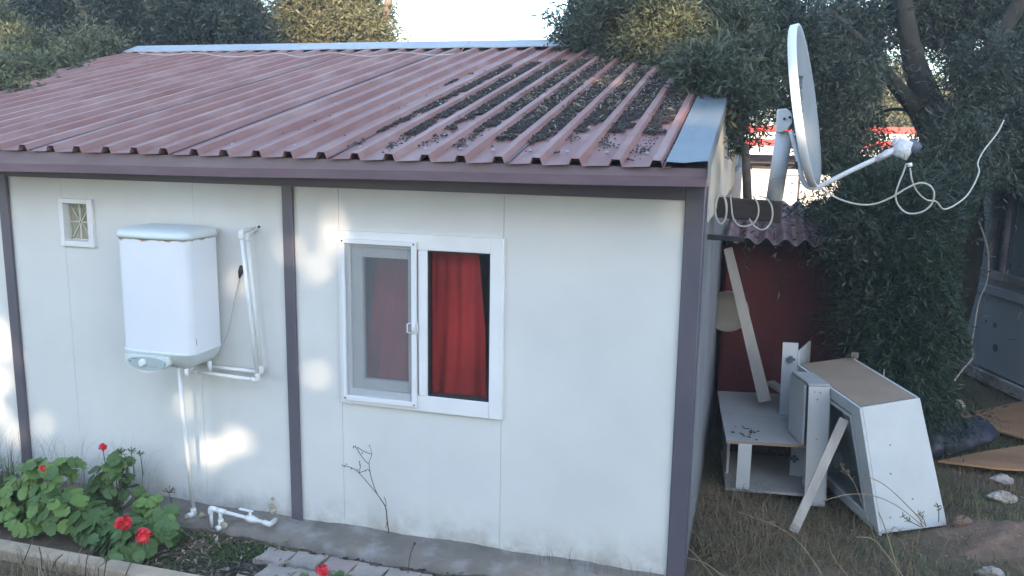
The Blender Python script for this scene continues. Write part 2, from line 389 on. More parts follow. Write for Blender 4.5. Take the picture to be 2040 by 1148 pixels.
# gable side (right) panels + triangle
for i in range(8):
    y0 = .127+i*1.02; MB().box(.05, .092, y0, y0+1.014, 0, 2.08).build('gable_panel', mat('shaded_gable_side', (.22, .22, .235), .6, (.16, .16, .17), 3), cabin)  # grey darker than the facade: shade of this side put into the colour
def gp(x0, x1, y0, y1, z0):
    return MB().hexa([(x0, y0, z0), (x1, y0, z0), (x1, y1, z0), (x0, y1, z0), (x0, y0, rz(y0)-.03), (x1, y0, rz(y0)-.03), (x1, y1, rz(y1)-.03), (x0, y1, rz(y1)-.03)])
yy = -.30
while yy < 4.1:
    gp(.10, .112, yy, min(yy+.445, 4.25), 2.0 if yy > .1 else 2.22).build('gable_board', WALLG, cabin, bevel=.002); yy += .45
MB().box(XL, XL+.05, 0, 8.3, 0, 2.3).build('gable_wall', WALL, cabin)
MB().box(XL, .09, 8.25, 8.3, 0, 2.3).build('back_wall', WALL, cabin)
MB().box(XL, .04, .07, 8.2, -.02, .03).build('floor', MDF, cabin)
MB().box(XL, .04, .07, 8.2, 2.27, 2.30).build('ceiling', WALLG, cabin)
MB().box(-.03, .03, .07, 8.2, .03, 2.27).box(XL+.05, -.03, 3.0, 3.05, .03, 2.27).build('inner_wall', mat('inner_lining', (.22, .21, .2), .8), cabin)
# roof sheets with trapezoid ribs
RH = .034
def roof_sheet(k0, k1, lift, xa=None, xb=None):
    prof = []
    x = RX0+k0*PITCH-.135 if xa is None else xa
    prof.append((x, .0))
    for k in range(k0, k1+1):
        X = RX0+k*PITCH; prof += [(X-.004, 0), (X+.009, RH), (X+.049, RH), (X+.064, 0)]
    prof.append(((RX0+k1*PITCH+.078) if xb is None else xb, .004))
    ys = [YE-.02, YE+.0, .3, .9, 1.5, 2.1, 2.7, 3.3, YR, YR+.2]
    V = []; Fs = []; m = len(prof)
    for j, y in enumerate(ys):
        for (px_, pz) in prof:
            dz = .004*math.sin(px_*31+j*1.7)*(1 if pz == 0 else .15) if j < 2 else .0015*math.sin(px_*7+j)
            V.append((px_, y+(0 if j else .006*math.sin(px_*13)), rz(y)+pz+lift+dz))
    for j in range(len(ys)-1):
        for i in range(m-1): A = j*m+i; Fs.append((A, A+1, A+1+m, A+m))
    mb = MB(); mb.add(V, Fs); o = mb.build('roof_sheet', ROOF, cabin)
    s = o.modifiers.new('thick', 'SOLIDIFY'); s.thickness = .0016; s.offset = -1
    return o
roof_sheet(-14, -10, .009, xa=XL+.05)
for j, k in enumerate((-9, -4, 1, 6, 11)): roof_sheet(k, k+4, (.0075, .006, .0045, .003, .0015)[j])
roof_sheet(16, 19, .0, xb=-.05)
# overlap lips of the sheets
for k, lf in ((-10, .009), (-5, .0075), (0, .006), (5, .0045), (10, .003), (15, .0015)):
    X = RX0+k*PITCH+.074; l0 = lf+.0035
    MB().slab((X, YE-.02, rz(YE-.02)+l0), (X+.009, YE-.02, rz(YE-.02)+l0), (X+.009, YR, rz(YR)+l0), (X, YR, rz(YR)+l0), (0, 0, .0025)).build('sheet_lip', STEEL, cabin)
mb = MB()
for k in range(-14, 20):
    for y in (-.12, 1.15, 2.5, 3.8):
        c_ = Vector((RX0+k*PITCH-.06+.012*math.sin(k*7+y), y+.02*math.sin(k*3.3), rz(y)+.006)); mb.tube([c_, c_+Vector((0, 0, .005)), c_+Vector((0, 0, .009))], [.011, .009, .004], 6)
tag(mb.build('roof_screw', CAPM, cabin), kind='stuff')
# back slope, ridge cap, flashing
YP = YR+.21
MB().slab((XL, YP, rz(YP)-.02), (.1, YP, rz(YP)-.02), (.1, YP+4.3, rz(YP)-1.0), (XL, YP+4.3, rz(YP)-1.0), (0, 0, .02)).build('back_roof_sheet', ROOF, cabin)
mb = MB(); V = []; Fs = []
cx_ = np.linspace(XL+.12, .13, 30)
for i, x in enumerate(cx_):
    wv = .003*math.sin(i*1.9)
    V += [(x, YR-.05, rz(YR)+RH-.006+wv), (x, YR-.048, rz(YR)+RH+.004+wv), (x, YP, rz(YP)+RH+.045), (x, YP+.2, rz(YP)+RH-.02)]
for i in range(len(cx_)-1):
    for k in range(3): A = i*4+k; Fs.append((A, A+4, A+5, A+1))
mb.add(V, Fs); mb.build('ridge_cap', CAPM, cabin)
mb = MB(); V = []; Fs = []
fy = [YE-.03, YE, .2, .7, 1.2, 1.7, 2.3, 3, 3.6, YP]
for j, y in enumerate(fy):
    b = .004*math.sin(j*2.3)
    V += [(-.083, y, rz(y)+.006+b), (-.072, y, rz(y)+.032+b), (.01, y+(.006 if j == 0 else 0), rz(y)+.028-b), (.122, y, rz(y)+.040), (.127, y, rz(y)+.03), (.127, y, rz(y)-.05)]
for j in range(len(fy)-1):
    for k in range(5): A = j*6+k; Fs.append((A, A+1, A+7, A+6))
mb.add(V, Fs); o = mb.build('rake_flashing', FLASH, cabin); s = o.modifiers.new('t', 'SOLIDIFY'); s.thickness = .002
# foam sealant patch
mb = MB()
for (px, py, rr) in ((543, 1018, .022), (545, 1012, .018), (541, 1008, .015), (543, 994, .013), (544, 1022, .014), (547, 1017, .013)):
    c = at(px, py, y=-.002)
    mb.tube([c+Vector((0, .004, 0)), c+Vector((0, -.004, 0)), c+Vector((0, -.012, 0))], [rr, rr*.95, rr*.4], 10)
mb.build('sealant_patch', RUSTM, cabin, smooth=True)

# ---- window
win = MB()
FY = -.028
def rect_frame(mb, x0, x1, z0, z1, wl, wr, wb, wt, y0, y1):
    mb.box(x0, x0+wl, y0, y1, z0, z1); mb.box(x1-wr, x1, y0, y1, z0, z1)
    mb.box(x0+wl, x1-wr, y0, y1, z0, z0+wb); mb.box(x0+wl, x1-wr, y0, y1, z1-wt, z1); return mb
rect_frame(win, -2.008, -.982, .822, 1.878, .078, .080, .098, .090, FY, .055)
win.box(-1.495, -1.440, FY-.004, .05, .9205, 1.7875)
window = win.build('window', UPVC, cabin, bevel=.004)
ORG[window.name] = ORG[cabin.name]
# casement sash on the left, behind the screen
mb = MB(); rect_frame(mb, -1.929, -1.496, .921, 1.787, .072, .072, .062, .062, -.012, .03)
mb.build('sash', GREYP, window, bevel=.004)
MB().box(-1.857, -1.568, .008, .012, .983, 1.725).build('pane', GLASS, window)
mb = MB(); rect_frame(mb, -1.4395, -1.0625, .9205, 1.7875, .008, .008, .012, .008, FY+.008, .03); mb.build('glazing_bead', BLACKP, window)
MB().box(-1.431, -1.071, .008, .012, .933, 1.779).build('pane', GLASS, window)
mb = MB(); rect_frame(mb, -1.978, -1.502, .850, 1.833, .022, .030, .030, .026, FY-.022, FY-.002)
mb.build('insect_screen_frame', ALU, window, bevel=.002)
MB().box(-1.955, -1.533, FY-.010, FY-.009, .881, 1.806).build('insect_mesh', SCREEN, window)
mb = MB()
for (x, z) in ((-1.968, 1.821), (-1.516, 1.821), (-1.966, .864), (-1.516, .864)):
    mb.tube([(x, FY-.022, z), (x, FY-.026, z)], .005, 8)
mb.build('screw', BLACKP, window)
mb = MB(); mb.tube([(-1.535, FY-.024, 1.36), (-1.552, FY-.034, 1.355), (-1.552, FY-.034, 1.305), (-1.535, FY-.024, 1.30)], .004, 6)
mb.box(-1.526, -1.508, FY-.032, FY-.022, 1.30, 1.36); mb.tube([(-1.502, FY-.01, 1.365), (-1.492, FY-.02, 1.35), (-1.494, FY-.02, 1.30), (-1.502, FY-.01, 1.29)], .0035, 6)
mb.build('pull_handle', ALU, window, smooth=True)
# curtain
V = []; Fs = []; nu, nv = 90, 30
for j in range(nv+1):
    t = j/nv; z = 1.95-t*1.25
    xl = np.interp(t, [0, .4, 1], [-1.80, -1.86, -1.93]); xr = np.interp(t, [0, .12, .5, 1], [-1.20, -1.17, -1.125, -1.11])
    for i in range(nu+1):
        u = i/nu
        V.append((xl+(xr-xl)*u, .10+.011*math.sin(u*34+.6*math.sin(t*3))*(.4+.6*t)+.016*math.sin(u*11+t*2)+.006*math.sin(u*57+t*5), z))
for j in range(nv):
    for i in range(nu): A = j*(nu+1)+i; Fs.append((A, A+1, A+nu+2, A+nu+1))
mb = MB(); mb.add(V, Fs); c = mb.build('curtain', CURT, smooth=True); tag(c, 'bright red curtain hanging inside the white window', 'curtain')
# ---- vent window
v = MB(); rect_frame(v, -4.028, -3.762, 1.682, 1.995, .036, .042, .036, .030, -.022, .05)
vent = v.build('vent_window', UPVC, cabin, bevel=.003); ORG[vent.name] = ORG[cabin.name]
mb = MB(); rect_frame(mb, -3.991, -3.805, 1.719, 1.964, .010, .010, .010, .010, .03, .045)
cxv, czv = -3.90, 1.84
mb.box(cxv-.006, cxv+.006, .026, .044, 1.729, 1.954); mb.box(-3.981, -3.815, .026, .0435, czv-.006, czv+.006)
for sx in (-1, 1):
    for sz in (-1, 1): mb.bar((cxv+sx*.008, .033, czv+sz*.008), (cxv+sx*.075, .033, czv+sz*.104), .008, .006, (0, 1, 0))
mb.build('vent_cross', CREAM, vent)
mb = MB()
for i in range(16): xx = -3.978+i*.0108; mb.box(xx, xx+.0045, .040, .043, 1.729, 1.954)
for i in range(20): zz = 1.733+i*.0112; mb.box(-3.981, -3.815, .0432, .0455, zz, zz+.0045)
mb.build('vent_grille', CREAM, vent)
MB().box(-3.985, -3.81, .055, .058, 1.72, 1.96).build('vent_back', mat('vent_shade', (.25, .25, .22), .9), vent)

# ------------------------------------------------------------------ water heater
HX0, HX1, HY0, HY1 = -3.325, -2.83, -.335, -.03
HZ0, HZ1 = 1.125, 1.805
heater = thing('water_heater', 'white square electric water heater hung on the wall, rust line under its lid', 'water heater', ((HX0+HX1)/2, 0, 1.0))
def rrect(x0, x1, y0, y1, r, bulge=.0, n=6, rb=None):
    pts = []; rb = .012 if rb is None else rb
    def arc(cx, cy, a0, rr):
        for k in range(n+1):
            a = a0+math.pi/2*k/n; pts.append((cx+rr*math.cos(a), cy+rr*math.sin(a)))
    arc(x0+r, y0+r, math.pi, r); m = 5
    for k in range(1, m): t = k/m; pts.append((x0+r+(x1-x0-2*r)*t, y0-bulge*4*t*(1-t)))
    arc(x1-r, y0+r, 1.5*math.pi, r); arc(x1-rb, y1-rb, 0, rb); arc(x0+rb, y1-rb, math.pi/2, rb); return pts
def loft(mb, rings):
    n = len(rings[0]); base = len(mb.v)
    for rg in rings: mb.v += [tuple(p) for p in rg]
    for j in range(len(rings)-1):
        for i in range(n): A = base+j*n+i; B = base+j*n+(i+1) % n; mb.f.append((A, B, B+n, A+n))
    mb.f.append(tuple(base+i for i in range(n))[::-1]); mb.f.append(tuple(base+(len(rings)-1)*n+i for i in range(n))); return mb
def ring(off, z, r=.055, bulge=.012, dz=0, yback=0):
    P = rrect(HX0-off, HX1+off, HY0-off, HY1+yback, max(r+off, .01), bulge)
    return [Vector((x, y, z+dz*(y-HY1)/(HY0-HY1))) for x, y in P]
mb = MB(); loft(mb, [ring(0, 1.128), ring(0, 1.2), ring(0, 1.5), ring(0, HZ1)])
body_loc = (0, 0, HZ1)
b = mb.v; mb.v = [(x, y, z-HZ1) for x, y, z in mb.v]
o = mb.build('body', HEAT, heater, loc=body_loc); o.data.shade_smooth(); o.data.set_sharp_from_angle(angle=R_(40))
mb = MB(); loft(mb, [ring(.007, HZ1+.003), ring(.009, HZ1+.018), ring(.006, HZ1+.034), ring(-.006, HZ1+.050, dz=-.004), ring(-.045, HZ1+.064, dz=-.008, yback=-.02), ring(-.11, HZ1+.069, bulge=0, r=.08, dz=-.01, yback=-.05)])
o = mb.build('lid', PLAS, heater, smooth=True)
mb = MB(); loft(mb, [ring(-.10, 1.005, bulge=0, r=.12, yback=-.02), ring(-.055, 1.025, r=.1), ring(-.018, 1.07, r=.06), ring(-.002, 1.105), ring(.004, 1.112), ring(.004, 1.1275)])
mb.build('base', PLAS, heater, smooth=True)
# control panel: bezel and oval
pz = []
for k in range(13):
    t = k/12; x = HX0+.035+t*.315; z = 1.092-.088*math.sin(math.pi*(.08+.86*t))**.6*1.12; pz.append((x, z))
poly = [(HX0+.035, 1.098)]+pz+[(HX0+.35, 1.098)]
mb = MB(); mb.prism([Vector((x, HY0-.018-.006*math.sin(math.pi*(x-HX0-.03)/.32), z)) for x, z in poly], (0, .08, 0)); mb.build('control_panel', PLAS, heater)
cxp, czp = HX0+.195, 1.060
mb = MB(); mb.prism([Vector((cxp+.135*math.cos(a), HY0-.0285, czp+(.032 if math.sin(a) > 0 else .052)*math.sin(a))) for a in [2*math.pi*k/36 for k in range(36)]], (0, .006, 0)); mb.build('dial_plate', PLASG, heater)
mb = MB(); mb.tube([(cxp-.02, HY0-.028, czp-.004), (cxp-.02, HY0-.045, czp-.004), (cxp-.02, HY0-.05, czp-.004)], [.024, .022, .018], 20); mb.build('dial_knob', UPVC, heater, bevel=.001)
mb = MB(); mb.box(cxp-.105, cxp-.06, HY0-.0292, HY0-.0287, czp+.014, czp+.0165); mb.box(cxp-.118, cxp-.108, HY0-.0292, HY0-.0287, czp-.004, czp+.004); mb.box(cxp+.02, cxp+.08, HY0-.0292, HY0-.0287, czp-.026, czp-.0245)
mb.build('panel_print', INK, heater)
mb = MB(); mb.tube([(HX1-.075, HY0+.05, 1.02), (HX1-.075, HY0+.05, .965)], .012, 10); mb.tube([(HX1-.03, -.12, 1.03), (HX1-.03, -.12, .965)], .013, 10)
mb.build('outlet_stub', ALU, heater, smooth=True)
mb = MB(); mb.bar((HX0+.305, HY0-.0005, 1.325), (HX0+.34, HY0-.0005, 1.328), .0015, .003, (0, 1, 0)); mb.bar((HX1+.0005, -.28, 1.21), (HX1+.0005, -.275, 1.17), .002, .002); mb.build('scratch', BLACKP, heater)

# cable + plug
mb = MB(); pts = [at(447, 680, y=-.04), at(455, 660, y=-.05), at(463, 620, y=-.03), at(470, 585, y=-.02), at(476, 560, y=-.02), at(478, 550, y=-.02)]
cab = thing('power_cable', 'thin white power cable with black plug beside the water heater', 'cable', tuple(pts[0]))
mb.tube(pts, .004, 8, smooth=6); mb.build('cord', PLAST, cab, smooth=True)
mb = MB(); a, b_ = at(477, 554, y=-.025), at(482, 530, y=-.025); mb.tube([a, a.lerp(b_, .35), a.lerp(b_, .5), b_], [.006, .013, .017, .014], 8); mb.build('plug', BLACKP, cab, smooth=True)

# ------------------------------------------------------------------ pipes
def pipe(name, label, path, r=.0125, elbow=True, extra=None):
    P = [Vector(p) for p in path]
    t = thing(name, label, 'pipe', tuple(P[0]))
    for i in range(len(P)-1):
        MB().tube([P[i], P[i+1]], r, 12).build('pipe_length', PVC, t, smooth=True)
    if elbow:
        for i in range(1, len(P)-1):
            d0 = (P[i-1]-P[i]).normalized(); d1 = (P[i+1]-P[i]).normalized()
            MB().tube([P[i]+d0*.042, P[i]+d0*.018, P[i]+(d0+d1)*.004, P[i]+d1*.018, P[i]+d1*.042], r*1.38, 12, smooth=3).build('elbow', PVC, t, smooth=True)
    return t
pipe('water_pipe', 'outer white plastic pipe loop running from the wall hole down to the heater', [at(507, 455, y=.0), at(480, 462, y=-.15), at(514, 758, y=-.13), at(382, 740, y=-.13), at(379, 722, y=-.12)])
pipe('water_pipe', 'inner white plastic pipe loop right against the wall beside the heater', [at(512, 456, y=0), at(492, 466, y=-.05), at(521, 742, y=-.045), at(395, 728, y=-.06)])
mb = MB(); c0 = at(516, 452, y=-.002); mb.tube([c0+Vector((0, .003, 0)), c0-Vector((0, .004, 0))], .008, 10); tag(mb.build('screw', BLACKP), 'small dark screw head beside the upper pipe hole', 'screw')
pd = pipe('drain_pipe', 'long thin white drain pipe from the heater to the ground', [at(356, 732, y=-.26), at(386, 1024, y=-.15), at(375, 1028, y=-.19)], r=.0135)
# valve manifold
va = lambda px, py, z: at(px, py, z=z)
vt = thing('valve_pipe', 'white plastic pipe with lever valve lying along the foot of the wall', 'pipe', tuple(va(480, 1030, .0)))
A = va(420, 1013, .11); Bm = va(438, 1018, .11); Cc = va(488, 1030, .09); D = va(538, 1044, .06); E_ = at(549, 1036, y=-.05)
def seg(a, b, r, name='pipe_length'): MB().tube([a, b], r, 12).build(name, PVC, vt, smooth=True)
seg(A, D, .0115); seg(A, Vector((A.x, A.y, -.02)), .0115); tp = A.lerp(D, .16); seg(tp, Vector((tp.x, tp.y, .03)), .0115)
MB().tube([Vector((tp.x, tp.y, .045)), Vector((tp.x, tp.y, .0)), Vector((tp.x-.012, tp.y-.03, -.008))], .018, 12, smooth=4).build('elbow', PVC, vt, smooth=True)
MB().tube([A+Vector((0, 0, -.035)), A, A.lerp(D, .1)], .0165, 12, smooth=5).build('elbow', PVC, vt, smooth=True)
seg(A.lerp(D, .10), A.lerp(D, .25), .0165, 'tee')
MB().tube([D.lerp(A, .1), D, E_], .0165, 12, smooth=5).build('elbow', PVC, vt, smooth=True)
v0, v1 = A.lerp(D, .60), A.lerp(D, .78)
MB().tube([v0, v0.lerp(v1, .2), v0.lerp(v1, .5), v0.lerp(v1, .8), v1], [.017, .019, .025, .019, .017], 12).build('valve_body', PVC, vt, smooth=True)
vm = v0.lerp(v1, .4); dv = (D-A).normalized()
MB().tube([vm, vm+Vector((0, 0, .045))], .009, 10).build('valve_stem', PVC, vt, smooth=True)
MB().bar(vm+Vector((0, 0, .048))-dv*.075, vm+Vector((0, 0, .052))+dv*.018, .02, .008).build('valve_lever', UPVC, vt, bevel=.002)
# white stick among the geraniums
a, b_ = at(241, 1010, z=.02), at(262, 988, z=.07)
mb = MB(); mb.tube([a, b_], .009, 10); tag(mb.build('pipe_offcut', PVC, smooth=True), 'short white plastic pipe offcut lying behind the geraniums', 'pipe')

# ------------------------------------------------------------------ kerb, paving
kz = .035
K = thing('kerb', 'pale sandy stone kerb edging the geranium bed', 'kerb', (-3.3, -.9, 0))
x = -5.2
for L_ in (1.15, 1.0, .95):
    a0 = x; a1 = x+L_-.012; sk = .02*random.uniform(-1, 1)
    MB().hexa([(a0, -.955+sk, -.1), (a1, -.955, -.1), (a1, -.83, -.1), (a0, -.83+sk*.3, -.1), (a0, -.945+sk, kz), (a1, -.945, kz+.008*random.uniform(-1, 1)), (a1, -.84, kz), (a0, -.84+sk*.3, kz)]).build('kerb_stone', KERB, K, bevel=.012)
    x += L_
pav = tag(MB().box(-2.75, -.85, -1.9, -.335, -.075, -.038).build('paving', mat('paving_bed', (.05, .042, .036), .95, (.08, .07, .055), 8, bump=.8, bscale=30)), kind='structure')
shape = [(-.100, -.078), (-.035, -.078), (-.02, -.066), (.03, -.066), (.045, -.078), (.100, -.078), (.088, -.03), (.088, .03), (.100, .078), (.045, .078), (.03, .066), (-.02, .066), (-.035, .078), (-.100, .078), (-.088, .03), (-.088, -.03)]
def paver_mesh(m, seed):
    rr = random.Random(seed); mb = MB(); P = [Vector((x+rr.uniform(-.004, .004), y+rr.uniform(-.004, .004), 0)) for x, y in shape]
    T = [p*.955+Vector((0, 0, .045)) for p in P]; n_ = len(P)
    mb.add(P+[p*.995+Vector((0, 0, .037)) for p in P]+T, [tuple(range(2*n_, 3*n_))]+[(r*n_+i, r*n_+(i+1) % n_, (r+1)*n_+(i+1) % n_, (r+1)*n_+i) for r in (0, 1) for i in range(n_)])
    me = bpy.data.meshes.new('paver'); me.from_pydata(mb.v, [], mb.f); me.materials.append(m); me.update(); return me
pm = [paver_mesh(PAVE, i) for i in range(4)]; pmp = paver_mesh(PAVEP, 9)
rr = random.Random(4)
for j in range(8):
    for i in range(10):
        x = -2.62+i*.197+(.098 if j % 2 else 0)+rr.uniform(-.006, .006); y = -.445-j*.165+rr.uniform(-.006, .006)
        edge = np.interp(x, [-2.7, -2.3, -1.9, -1.6, -1.3, -.9], [-.62, -.38, -.38, -.39, -.42, -.5])
        if x < -2.28 or y > edge or (x > -1.35 and rr.random() < .35): continue
        o = bpy.data.objects.new('paver', pmp if (rr.random() < .16) else pm[rr.randrange(4)]); col.objects.link(o); o.parent = pav
        o.location = (x, y, -.052+rr.uniform(-.006, .005)); o.rotation_euler = (rr.uniform(-.03, .03), rr.uniform(-.03, .03), rr.uniform(-.05, .05)+(math.pi if rr.random() < .5 else 0))

# ------------------------------------------------------------------ satellite dish
DC = at(1604, 213, y=.8)
vd = (CAM-DC).normalized(); ir = RT-vd*RT.dot(vd); ir.normalize(); iu = vd.cross(ir)*1.0
ang = R_(10.5); nrm = (ir*math.cos(ang)+iu*math.sin(ang)).normalized(); nrm = (nrm*math.cos(.10)+vd*math.sin(.10)).normalized()
dish = thing('satellite_dish', 'white offset satellite dish on a white pole beside the cabin roof corner', 'satellite dish', tuple(at(1540, 405, y=.9)))
upd = (iu*math.cos(ang)-ir*math.sin(ang)); upd = (upd-nrm*upd.dot(nrm)).normalized(); sdd = upd.cross(nrm)
RD = .46; dep = .045
def dp(a, r, off=0): return DC+(sdd*math.cos(a)*r*.93+upd*math.sin(a)*r)+nrm*(dep*((r/RD)**2)-dep*.5+off)
mb = MB(); V = []; Fs = []; nr, na = 12, 64
for j in range(nr+1):
    for k in range(na): V.append(dp(2*math.pi*k/na, RD*j/nr))
for j in range(nr):
    for k in range(na): Fs.append((j*na+k, j*na+(k+1) % na, (j+1)*na+(k+1) % na, (j+1)*na+k))
mb.add(V, Fs); o = mb.build('reflector', DISH, dish, smooth=True); s = o.modifiers.new('t', 'SOLIDIFY'); s.thickness = .002
mb = MB(); V = []; Fs = []
for k in range(na):
    a = 2*math.pi*k/na; e = sdd*math.cos(a)*.93+upd*math.sin(a); b0 = DC+e*RD+nrm*(dep*.5)
    V += [b0, b0+e*.006+nrm*.002, b0+e*.012-nrm*.002, b0+e*.010-nrm*.042, b0+e*.002-nrm*.046]
for k in range(na):
    for q in range(4): A_ = k*5+q; B_ = ((k+1) % na)*5+q; Fs.append((A_, A_+1, B_+1, B_))
mb.add(V, Fs); mb.build('rim', DISHB, dish, smooth=True)
# print on the reflector
def text_part(txt, size, origin, xax, yax, m, parent, name='lettering'):
    cu = bpy.data.curves.new(name, 'FONT'); cu.body = txt; cu.size = size; cu.align_x = 'CENTER'; cu.extrude = .0006
    to = bpy.data.objects.new(name, cu); col.objects.link(to); bpy.context.view_layer.update()
    me = bpy.data.meshes.new_from_object(to); bpy.data.objects.remove(to); bpy.data.curves.remove(cu)
    zax = xax.cross(yax)
    mx = Matrix(((xax.x, yax.x, zax.x, origin.x), (xax.y, yax.y, zax.y, origin.y), (xax.z, yax.z, zax.z, origin.z), (0, 0, 0, 1)))
    me.transform(mx); me.materials.clear(); me.materials.append(m); me.name = name
    return link_mesh(name, me, parent)
def on_dish(me_obj, lift=.006):
    org = ORG[me_obj.name]
    for v_ in me_obj.data.vertices:
        p = v_.co+org-DC; a = p.dot(sdd)/.93; b1 = p.dot(upd); r = math.hypot(a, b1)
        v_.co = DC+sdd*p.dot(sdd)+upd*b1+nrm*(dep*(r/RD)**2-dep*.5+lift)-org
# reading direction: left to right for somebody facing the dish
rd = upd.cross(nrm)
for txt, sz, q in (('Star', .17, .105), ('SERIES', .062, .045), ('\u25a1', .10, -.02)):
    if txt == '\u25a1':
        o = MB(); cc = DC+rd*.0+upd*q
        for a, b1, c1, d1 in ((-.03, .03, -.004, .004), (-.03, .03, .036, .044), (.024, .032, -.004, .044)):
            o.add([cc+rd*a+upd*c1, cc+rd*b1+upd*c1, cc+rd*b1+upd*d1, cc+rd*a+upd*d1], [(0, 1, 2, 3)])
        o = o.build('lettering', INK, dish)
    else: o = text_part(txt, sz, DC+rd*.0+upd*q, rd, upd, INK, dish)
    on_dish(o)
pb, ptop = at(1542, 402, y=.88), at(1563, 262, y=.86)
MB().tube([pb, ptop], .049, 20).build('pole', DISHB, dish, smooth=True)
bc = at(1562, 234, y=.83)
mb = MB(); hw = Vector((.0, .05, 0))
prof = []
for (px, py) in ((1548, 218), (1566, 216), (1574, 221), (1579, 231), (1578, 246), (1570, 257), (1556, 265), (1546, 263)): prof.append(at(px, py, y=.78))
mb.prism(prof, (0, .12, 0)); mb.build('bracket', DISHB, dish, bevel=.006)
mb = MB()
for (px, py, r1) in ((1563, 251, .008), (1574, 248, .009)): c_ = at(px-.5, py-14, y=.779); mb.tube([c_, c_-Vector((0, .012, 0))], r1, 6)
mb.build('bolt', BLACKP, dish)
MB().bar(at(1576, 225, y=.83), at(1590, 262, y=.83), .06, .03, (0, 1, 0)).build('back_plate', NAVYP, dish, bevel=.003)
arm = [at(1576, 262, y=.78), at(1590, 318, y=.77), at(1597, 352, y=.76), at(1606, 370, y=.76), at(1622, 375, y=.76), at(1640, 368, y=.76), at(1700, 338, y=.75), at(1765, 308, y=.74)]
mb = MB(); mb.tube(arm, .014, 10, smooth=5); mb.build('feed_arm', DISHB, dish, smooth=True)
MB().tube([at(1589, 322, y=.775), at(1592, 336, y=.772)], .018, 12).build('arm_clamp', BLACKP, dish, smooth=True)
mb = MB(); mb.tube([at(1745, 319, y=.74), at(1770, 305, y=.74), at(1785, 298, y=.74)], [.017, .022, .018], 10); mb.build('tape_wrap', TAPE, dish, smooth=True)
lnb = MB(); lnb.tube([at(1790, 313, y=.74), at(1800, 296, y=.74), at(1808, 280, y=.74)], [.046, .052, .040], 14); lnb.build('taped_feed', TAPE, dish, smooth=True)
MB().tube([at(1784, 292, y=.76), at(1789, 276, y=.76)], [.026, .022], 12).build('feed_horn', TAPE, dish, smooth=True)
MB().tube([at(1812, 300, y=.74), at(1828, 285, y=.745)], [.038, .036], 14).build('feed_housing', NAVYP, dish, smooth=True)
MB().tube([at(1812, 325, y=.74), at(1813, 332, y=.74)], .013, 10).build('connector', UPVC, dish, smooth=True)
def cable(label, P, r=.0052, sm=6, m=PLAST, name='coaxial_cable', cat='cable'):
    mb = MB(); mb.tube(P, r, 8, smooth=sm); return tag(mb.build(name, m, smooth=True), label, cat)
cable('pale cable from the dish feed arm drooping into a round loop below the feed', [at(px, py, y=yv) for px, py, yv in ((1622, 362, .76), (1650, 385, .75), (1680, 400, .74), (1715, 408, .73), (1745, 406, .72), (1775, 394, .71), (1805, 376, .70), (1832, 365, .69), (1852, 370, .69), (1861, 386, .7), (1855, 408, .71), (1835, 423, .72), (1808, 425, .73), (1790, 410, .74), (1784, 390, .74), (1791, 365, .74), (1799, 345, .74), (1806, 325, .74))])
cable('thin beige cable hanging in the air from the dish feed off to the right', [at(px, py, y=yv) for px, py, yv in ((1813, 335, .74), (1817, 360, .75), (1827, 382, .8), (1845, 398, .85), (1865, 402, .9), (1880, 417, 1), (1905, 407, 1.1), (1930, 385, 1.2), (1950, 345, 1.3), (1948, 325, 1.35), (1960, 300, 1.4), (1985, 268, 1.5), (2000, 240, 1.6))], r=.0045)
cable('thin wire tied round the white dish pole', [at(px, py, y=yv) for px, py, yv in ((1532, 360, .80), (1556, 352, .79), (1585, 350, .76), (1605, 354, .75), (1630, 366, .74))], r=.003)

# ------------------------------------------------------------------ beam with cable coils
bm = MB(); bm.bar((.113, .80, 2.035), (.50, .80, 2.02), .12, .12); tag(bm.build('wooden_beam', BEAM, bevel=.01), 'dark old wooden beam reaching out from the cabin corner under the dish', 'beam')
tag(MB().bar((.1, .35, 1.90), (.30, .35, 1.895), .03, .03).build('steel_bracket', BLACKP, bevel=.003), 'short dark steel bar under the beam at the cabin corner', 'bracket')
coilA = []
for k in range(46):
    t = k/45; a = t*2*math.pi*2.3+1.2; cxp_, cyp_ = 1434+t*6, 417
    coilA.append(at(cxp_+11*math.cos(a)-2*t, cyp_-30*math.sin(a)*.97, y=.66+.03*math.sin(a*.5)))
cable('narrow upright coil of white cable hanging on the beam by the corner post', coilA, .0045, 2)
cable('first wide loop of white cable hanging from the middle of the beam', [at(px, py, y=yv) for px, py, yv in ((1455, 388, .72), (1457, 410, .7), (1460, 432, .68), (1470, 448, .67), (1486, 451, .67), (1503, 443, .68), (1511, 425, .69), (1509, 405, .7), (1500, 391, .72))], .0048)
cable('second wide loop of white cable, nearest to the dish pole', [at(px, py, y=yv) for px, py, yv in ((1493, 436, .7), (1502, 450, .68), (1518, 458, .67), (1532, 449, .68), (1539, 430, .69), (1536, 408, .7), (1524, 394, .72), (1512, 392, .73))], .0048)
tag(MB().tube([at(1489, 400, y=2.0), at(1487, 345, y=2.0), at(1484, 288, y=2.0)], [.034, .032, .028], 9).build('timber_post', mat('dark_timber', (.13, .11, .095), .9, (.07, .06, .05), 8, bump=.4), smooth=True), 'grey round timber post standing behind the beam', 'post')

